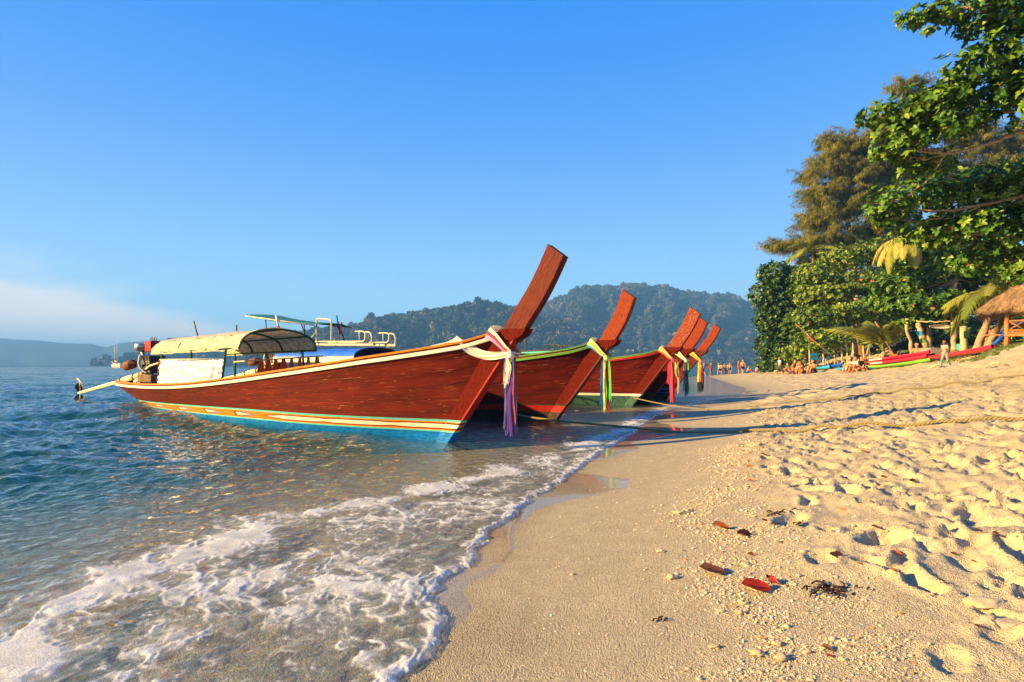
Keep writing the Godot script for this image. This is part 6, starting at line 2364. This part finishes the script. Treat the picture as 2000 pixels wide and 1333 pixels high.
func make_hut() -> void:
	# turned so that its left side runs away from the beach
	var turn := Basis(Vector3.UP, -0.76)
	var c := P(1967, 714, 26.0) - turn * Vector3(-2.05, 0, 1.9)
	c.y = ground(P(1967, 714, 26.0).x, 26.0) - 0.1
	var hut := thing("beach_hut", "open timber hut with thatched roof at the right edge", "hut", c, "", turn)
	var fl := 2.83 - c.y
	var ev := 4.42 - c.y
	for p in [[-2.05, 1.9], [2.0, 1.9], [-2.05, -1.9], [2.0, -1.9]]:
		var st := begin()
		tube(st, [Vector3(p[0], -0.5, p[1]), Vector3(p[0], ev * 0.5, p[1]), Vector3(p[0] + 0.02, ev + 0.35, p[1])], [0.12, 0.10, 0.095], 9)
		put("corner_post", done(st), M.hut_timber, hut)
	for x in [-0.9, 0.6]:
		var st := begin()
		tube(st, [Vector3(x, -0.4, 1.85), Vector3(x, fl, 1.85)], [0.08], 8)
		put("stilt", done(st), M.hut_timber, hut)
	for k in 16:
		var st := begin(false)
		box(st, Transform3D(Basis(), Vector3(-2.05 + 0.137 + k * 0.262, fl, 0)), Vector3(0.25, 0.06, 4.0), 0.008)
		put("floor_board", done(st), M.hut_timber, hut)
	for s in [1.92, -1.92]:
		for y in [fl + 0.10, fl + 0.56]:
			var st := begin()
			tube(st, [Vector3(-2.05, y, s), Vector3(2.0, y, s)], [0.04], 7)
			put("rail", done(st), M.hut_timber, hut)
		for k in 6:
			var x0 := -2.0 + k * 0.66
			for d in [[0.10, 0.56], [0.56, 0.10]]:
				var st := begin()
				tube(st, [Vector3(x0, fl + d[0], s), Vector3(x0 + 0.6, fl + d[1], s)], [0.025], 6)
				put("cross_brace", done(st), M.hut_timber, hut)
			var st2 := begin()
			tube(st2, [Vector3(x0, fl, s), Vector3(x0, fl + 0.56, s)], [0.032], 6)
			put("baluster", done(st2), M.hut_timber, hut)
	for y in [fl + 0.10, fl + 0.56]:
		var st := begin()
		tube(st, [Vector3(-2.06, y, 1.9), Vector3(-2.06, y, -1.9)], [0.04], 7)
		put("rail", done(st), M.hut_timber, hut)
	var st3 := begin(false)
	bar(st3, Vector3(-2.15, fl - 0.12, 2.0), Vector3(2.1, fl - 0.12, 2.0), 0.1, 0.14)
	bar(st3, Vector3(-2.9, fl - 0.10, 1.95), Vector3(-2.1, fl - 0.10, 1.95), 0.08, 0.06)
	put("beam", done(st3), M.hut_timber, hut)
	# roof: thick thatch on four slopes, with loose straw over it
	var apex := Vector3(0.1, ev + 2.3, 0)
	var cs := [Vector3(-2.85, ev - 0.32, 2.6), Vector3(3.1, ev - 0.3, 2.5), Vector3(3.1, ev - 0.3, -3.0), Vector3(-2.85, ev - 0.32, -3.0)]
	var xf := []
	var cols := []
	for k in 4:
		var a: Vector3 = cs[k]
		var b: Vector3 = cs[(k + 1) % 4]
		var st := begin()
		var rows := []
		for i in 9:
			var f := i / 8.0
			var row := []
			for j in 13:
				var g := j / 12.0
				row.append(a.lerp(b, g).lerp(apex, f) + Vector3(0, 0.07 * n1.get_noise_2d(g * 9.0 + k * 9.0, f * 9.0) - (0.05 if i == 0 else 0.0), 0))
			rows.append(row)
		loft(st, rows)
		put("roof_slope", done(st), M.thatch, hut)
		var out := (b - a).cross(apex - a).normalized()
		if out.y < 0: out = -out
		for n in 1900:
			var f := 1.0 - sqrt(rng.randf())
			var g := rng.randf()
			var p := a.lerp(b, g).lerp(apex, f * 0.98)
			var down := (a.lerp(b, g) - apex).normalized() + Vector3(rng.randfn(0, 0.16), rng.randfn(0, 0.10) - 0.12, rng.randfn(0, 0.16))
			xf.append(Transform3D(leaf_basis(down, out, rng.randf_range(0.4, 0.75)), p + out * rng.randf_range(0.0, 0.06)))
			var q := rng.randf_range(0.6, 1.35)
			cols.append(Color(0.36 * q, 0.22 * q, 0.115 * q))
	var st4 := begin(false)
	for i in 5:
		var x := (i - 2) * 0.05
		quad(st4, Vector3(x - 0.012, 0.0, 0), Vector3(x + 0.012, 0.01, 0), Vector3(x * 1.5 + 0.010, 0.02 * i, 0.6), Vector3(x * 1.5 - 0.010, 0.02 * i, 0.6))
		tri(st4, Vector3(x * 1.5 - 0.010, 0.02 * i, 0.6), Vector3(x * 1.5 + 0.010, 0.02 * i, 0.6), Vector3(x * 1.9, -0.03, 1.0))
	many("straw", done(st4), vcol(mat("straw", Color(1, 1, 1), 0.95)), xf, cols, hut)


func make_grass() -> void:
	var st := begin(false)
	for i in 7:
		var a := i * 2.4
		var o := Vector3(cos(a), 0, sin(a))
		var s := Vector3(-o.z, 0, o.x) * 0.05
		quad(st, o * 0.05 - s, o * 0.05 + s, o * 0.25 + s * 0.8 + Vector3(0, 0.55, 0), o * 0.25 - s * 0.8 + Vector3(0, 0.55, 0))
		tri(st, o * 0.25 - s * 0.8 + Vector3(0, 0.55, 0), o * 0.25 + s * 0.8 + Vector3(0, 0.55, 0), o * 0.65 + Vector3(0, 0.75, 0))
	var xf := []
	var cols := []
	for n in 9000:
		var d := rng.randf_range(18.0, 46.0)
		var u := rng.randf_range(0.55, 1.25)
		var x := u * d
		var s := inland(x, d)
		if s < 8.4 or s > 22.0: continue
		if n1.get_noise_2d(x * 0.5, d * 0.5) < lerpf(0.15, -0.4, smoothstep(8.4, 10.6, s)): continue
		var h := rng.randf_range(0.10, 0.24)
		xf.append(Transform3D(Basis(Vector3.UP, rng.randf() * TAU).scaled(Vector3(h * 1.3, h, h * 1.3)), on_sand(x, d, -0.02)))
		var q := rng.randf_range(0.7, 1.3)
		cols.append(Color(0.13 * q, 0.17 * q, 0.03 * q))
	var o := many("beach_grass", done(st), M.leaf, xf, cols)
	o.set_meta("label", "low green beach grass along the top of the slope")


func make_litter() -> void:
	vcol(mat("pebble", Color(1, 1, 1), 0.8))
	var meshes := []
	for k in 4: meshes.append(blob(k, 0.55, 0))
	for k in 4:
		var xf := []
		var cols := []
		for n in 11000:
			var d := 1.3 + pow(rng.randf(), 1.5) * 11.0
			var s := 0.0
			var zone := rng.randf()
			if zone < 0.62: s = 1.24 + 0.105 * d + rng.randfn(0, 0.20) + 0.16 * n2.get_noise_2d(d * 0.9, 3.0)
			elif zone < 0.93: s = rng.randf_range(1.2, 5.0)
			else: s = rng.randf_range(0.35, 1.6)
			var x := shore(d) + s / 0.93
			if s < 0.15: continue
			var patch := n1.get_noise_2d(x * 1.1, d * 1.1)
			if zone < 0.62 and n2.get_noise_2d(x * 2.3, d * 2.3) < -0.15 and rng.randf() < 0.8: continue
			if zone >= 0.62 and zone < 0.93 and patch < 0.02: continue
			var r := 0.0018 + 0.0064 * pow(rng.randf(), 3.5) + (0.009 * rng.randf() if rng.randf() < 0.02 else 0.0)
			if zone >= 0.93: r *= 0.7
			r *= lerpf(0.9, 1.5, clampf((d - 2.0) / 9.0, 0, 1))
			if d > 7.5 and rng.randf() < 0.6: continue
			xf.append(Transform3D(Basis.from_euler(Vector3(rng.randf() * TAU, rng.randf() * TAU, rng.randf() * TAU)).scaled(Vector3(r * rng.randf_range(0.8, 2.0), r * 0.8, r)), Vector3(x, sand_height(x, d, s) + r * 0.25, -d)))
			var c := Color(0.50, 0.37, 0.22).lerp(Color(0.64, 0.53, 0.38), pow(rng.randf(), 1.6))
			var t := rng.randf()
			if t < 0.05: c = Color(0.42, 0.20, 0.08)
			elif t < 0.10: c = Color(0.22, 0.17, 0.13)
			elif t < 0.13: c = Color(0.70, 0.66, 0.64)
			var b := rng.randf_range(0.75, 1.12)
			cols.append(Color(c.r * b, c.g * b, c.b * b))
		var o := many("coral_gravel", meshes[k], M.pebble, xf, cols)
		o.set_meta("label", "pale coral and shell gravel strewn along the tide line")
	# larger bits of coral that can be told apart
	var coral := worn(mat("coral", Color(0.56, 0.42, 0.25), 0.85), Vector3.ONE * 30, 111, 0.75, 1.2, 0.4)
	var bits := [[1312, 1132, 0.022, "pale coral stick on the smooth sand left of the red leaves"], [1290, 1080, 0.016, "coral piece left of the twisted red leaf"], [1328, 1005, 0.030, "pale coral lump at the left edge of the gravel"], [1345, 1000, 0.020, "small coral lump beside the larger one at the gravel's edge"], [1118, 1125, 0.010, "tiny coral chip alone on the smooth wet sand"], [1398, 1268, 0.014, "shell lying on the smooth sand near the bottom"], [1480, 1280, 0.018, "whitish stone in the lower gravel"], [1528, 1290, 0.020, "coral piece at the bottom of the gravel"], [1452, 1180, 0.018, "coral piece just below the red leaves"], [1446, 1200, 0.016, "second coral piece below the red leaves"], [1520, 1262, 0.015, "round pebble low in the gravel"], [1458, 1105, 0.016, "coral piece above the red leaves"]]
	for i in bits.size():
		var b: Array = bits[i]
		var at := sand_at(b[0], b[1])
		var m := put("coral_piece", blob(40 + i, 0.7, 2), coral)
		m.transform = Transform3D(Basis(Vector3.UP, i * 1.9).scaled(Vector3(b[2] * 1.6, b[2] * 0.6, b[2])), at + Vector3(0, b[2] * 0.35, 0))
		tag(m, b[3], "coral", "pieces of coral on the sand")
	for q in [[1928, 1180, 0.060, 0.6, "upper of two smooth sandy clods at the lower right"], [1962, 1222, 0.075, 0.1, "lower of two smooth sandy clods at the lower right"]]:
		var at := sand_at(q[0], q[1])
		var m := put("sand_clod", blob(int(q[0]), 0.30, 5), worn(mat("clod", Color(0.56, 0.435, 0.265), 0.95), Vector3.ONE * 20, 112, 0.85, 1.1, 0.5))
		m.transform = Transform3D(Basis(Vector3.UP, q[3]).scaled(Vector3(q[2] * 1.5, q[2] * 0.36, q[2] * 0.9)), at + Vector3(0, -q[2] * 0.02, 0))
		tag(m, q[4], "clod", "sandy clods")
	# dead leaves and tide wrack
	var lr := mat("dead_leaf_red", Color(0.26, 0.018, 0.012), 0.45)
	var lb := mat("dead_leaf_brown", Color(0.26, 0.07, 0.022), 0.55)
	var lo := mat("dead_leaf_orange", Color(0.55, 0.20, 0.05), 0.6)
	var ld := mat("dead_leaf_dark", Color(0.09, 0.035, 0.025), 0.6)
	var leaves := [
		[1478, 1155, 0.20, 1.3, lr, 0.9, "large glossy red dead leaf in the gravel"], [1514, 1142, 0.10, 0.3, lr, 1.2, "small red dead leaf beside the large red one"], [1500, 1132, 0.075, 2.4, lr, 1.2, "red leaf scrap standing behind the large red leaf"],
		[1410, 1036, 0.17, 1.2, lb, 1.3, "curled brown leaf at the upper left of the gravel"], [1453, 1049, 0.17, 1.8, lb, 1.2, "curled red brown leaf right of the other curled one"],
		[1393, 1122, 0.19, 1.1, ld, 0.6, "long dark dead leaf left of the large red leaf"], [1633, 1087, 0.10, 1.5, ld, 0.5, "flat dark red leaf on the trodden sand"], [1688, 884, 0.10, 1.4, lo, 0.7, "orange dead leaf on the trodden sand below the rope"],
		[1463, 913, 0.10, 1.5, lo, 0.4, "orange dead leaf at the top of the gravel"], [1494, 896, 0.11, 0.9, ld, 1.4, "crumpled brown leaf at the top of the gravel"], [1783, 945, 0.10, 1.7, lb, 0.8, "red brown leaf in a footprint at the right"], [1911, 1043, 0.065, 1.2, ld, 0.8, "small dark leaf at the far right of the sand"],
		[1618, 1272, 0.06, 0.6, ld, 0.9, "dark leaf scrap near the bottom of the gravel"], [1622, 1286, 0.04, 1.0, lr, 0.9, "little red scrap near the bottom of the gravel"], [1385, 1102, 0.03, 0.4, lo, 0.8, "little orange scrap above the long dark leaf"], [1404, 1115, 0.035, 1.4, lb, 0.9, "little brown scrap beside the long dark leaf"], [1336, 1078, 0.03, 1.0, ld, 0.9, "black scrap at the left edge of the gravel"], [1680, 1104, 0.04, 1.0, lb, 0.9, "brown leaf scrap right of the flat dark red leaf"], [1490, 1250, 0.035, 1.0, lo, 1.0, "orange shell-like scrap in the lower gravel"]]
	for k in 26:
		var px := rng.randf_range(1480, 1980)
		var py := 800.0 + 470.0 * pow(rng.randf(), 1.3)
		if k % 3 == 0: px = 1400.0 + (py - 880.0) * 0.25 + rng.randf_range(0, 130)
		dead_leaf("little %s leaf scrap strewn over the %s" % [["red brown", "nearly black", "orange", "red brown"][k % 4], "pale gravel" if k % 3 == 0 else "trodden sand"], sand_at(px, py), rng.randf_range(0.028, 0.062), rng.randf_range(0.6, 2.2), [lb, ld, lo, lb][k % 4], rng.randf_range(0.6, 1.3))
	for q in leaves: dead_leaf(q[6], sand_at(q[0], q[1]), q[2] * 0.74, q[3], q[4], q[5])
	for w in [[1630, 1158, 0.16, 30, "tangle of dark seaweed and bark right of the large red leaf"], [1520, 1005, 0.12, 14, "dark tide wrack in a hollow of the gravel"], [1558, 1025, 0.12, 8, "thin twigs lying beside the dark wrack"], [1296, 1215, 0.05, 4, "short dark twig alone on the smooth sand"]]:
		var at := sand_at(w[0], w[1])
		var t := thing("tide_wrack", w[4], "seaweed", at, "tide wrack on the sand")
		for k in w[3]:
			var a := rng.randf_range(-1.5, 1.5) * rng.randf() - 0.5
			var p := Vector3(rng.randfn(0, w[2] * 0.36), 0, rng.randfn(0, w[2] * 0.22))
			var dir_: Vector3 = Vector3(cos(a), 0, sin(a)) * rng.randf_range(0.12, 0.7) * w[2] * 0.5
			p.y = sand_height(at.x + p.x, -at.z - p.z, inland(at.x + p.x, -at.z - p.z)) - at.y + rng.randf_range(0.002, 0.012)
			var st := begin()
			tube(st, spline([p - dir_, p - dir_ * 0.4 + Vector3(rng.randfn(0, 0.006), rng.randf_range(0.0, 0.012), rng.randfn(0, 0.006)), p + dir_ * 0.3 + Vector3(rng.randfn(0, 0.006), rng.randf_range(0.0, 0.010), rng.randfn(0, 0.006)), p + dir_], 3), [0.0014, 0.003, rng.randf_range(0.002, 0.006), 0.004, 0.005, 0.004, 0.003, 0.002, 0.0015, 0.001], 5)
			put("stalk", done(st), M.twig, t)
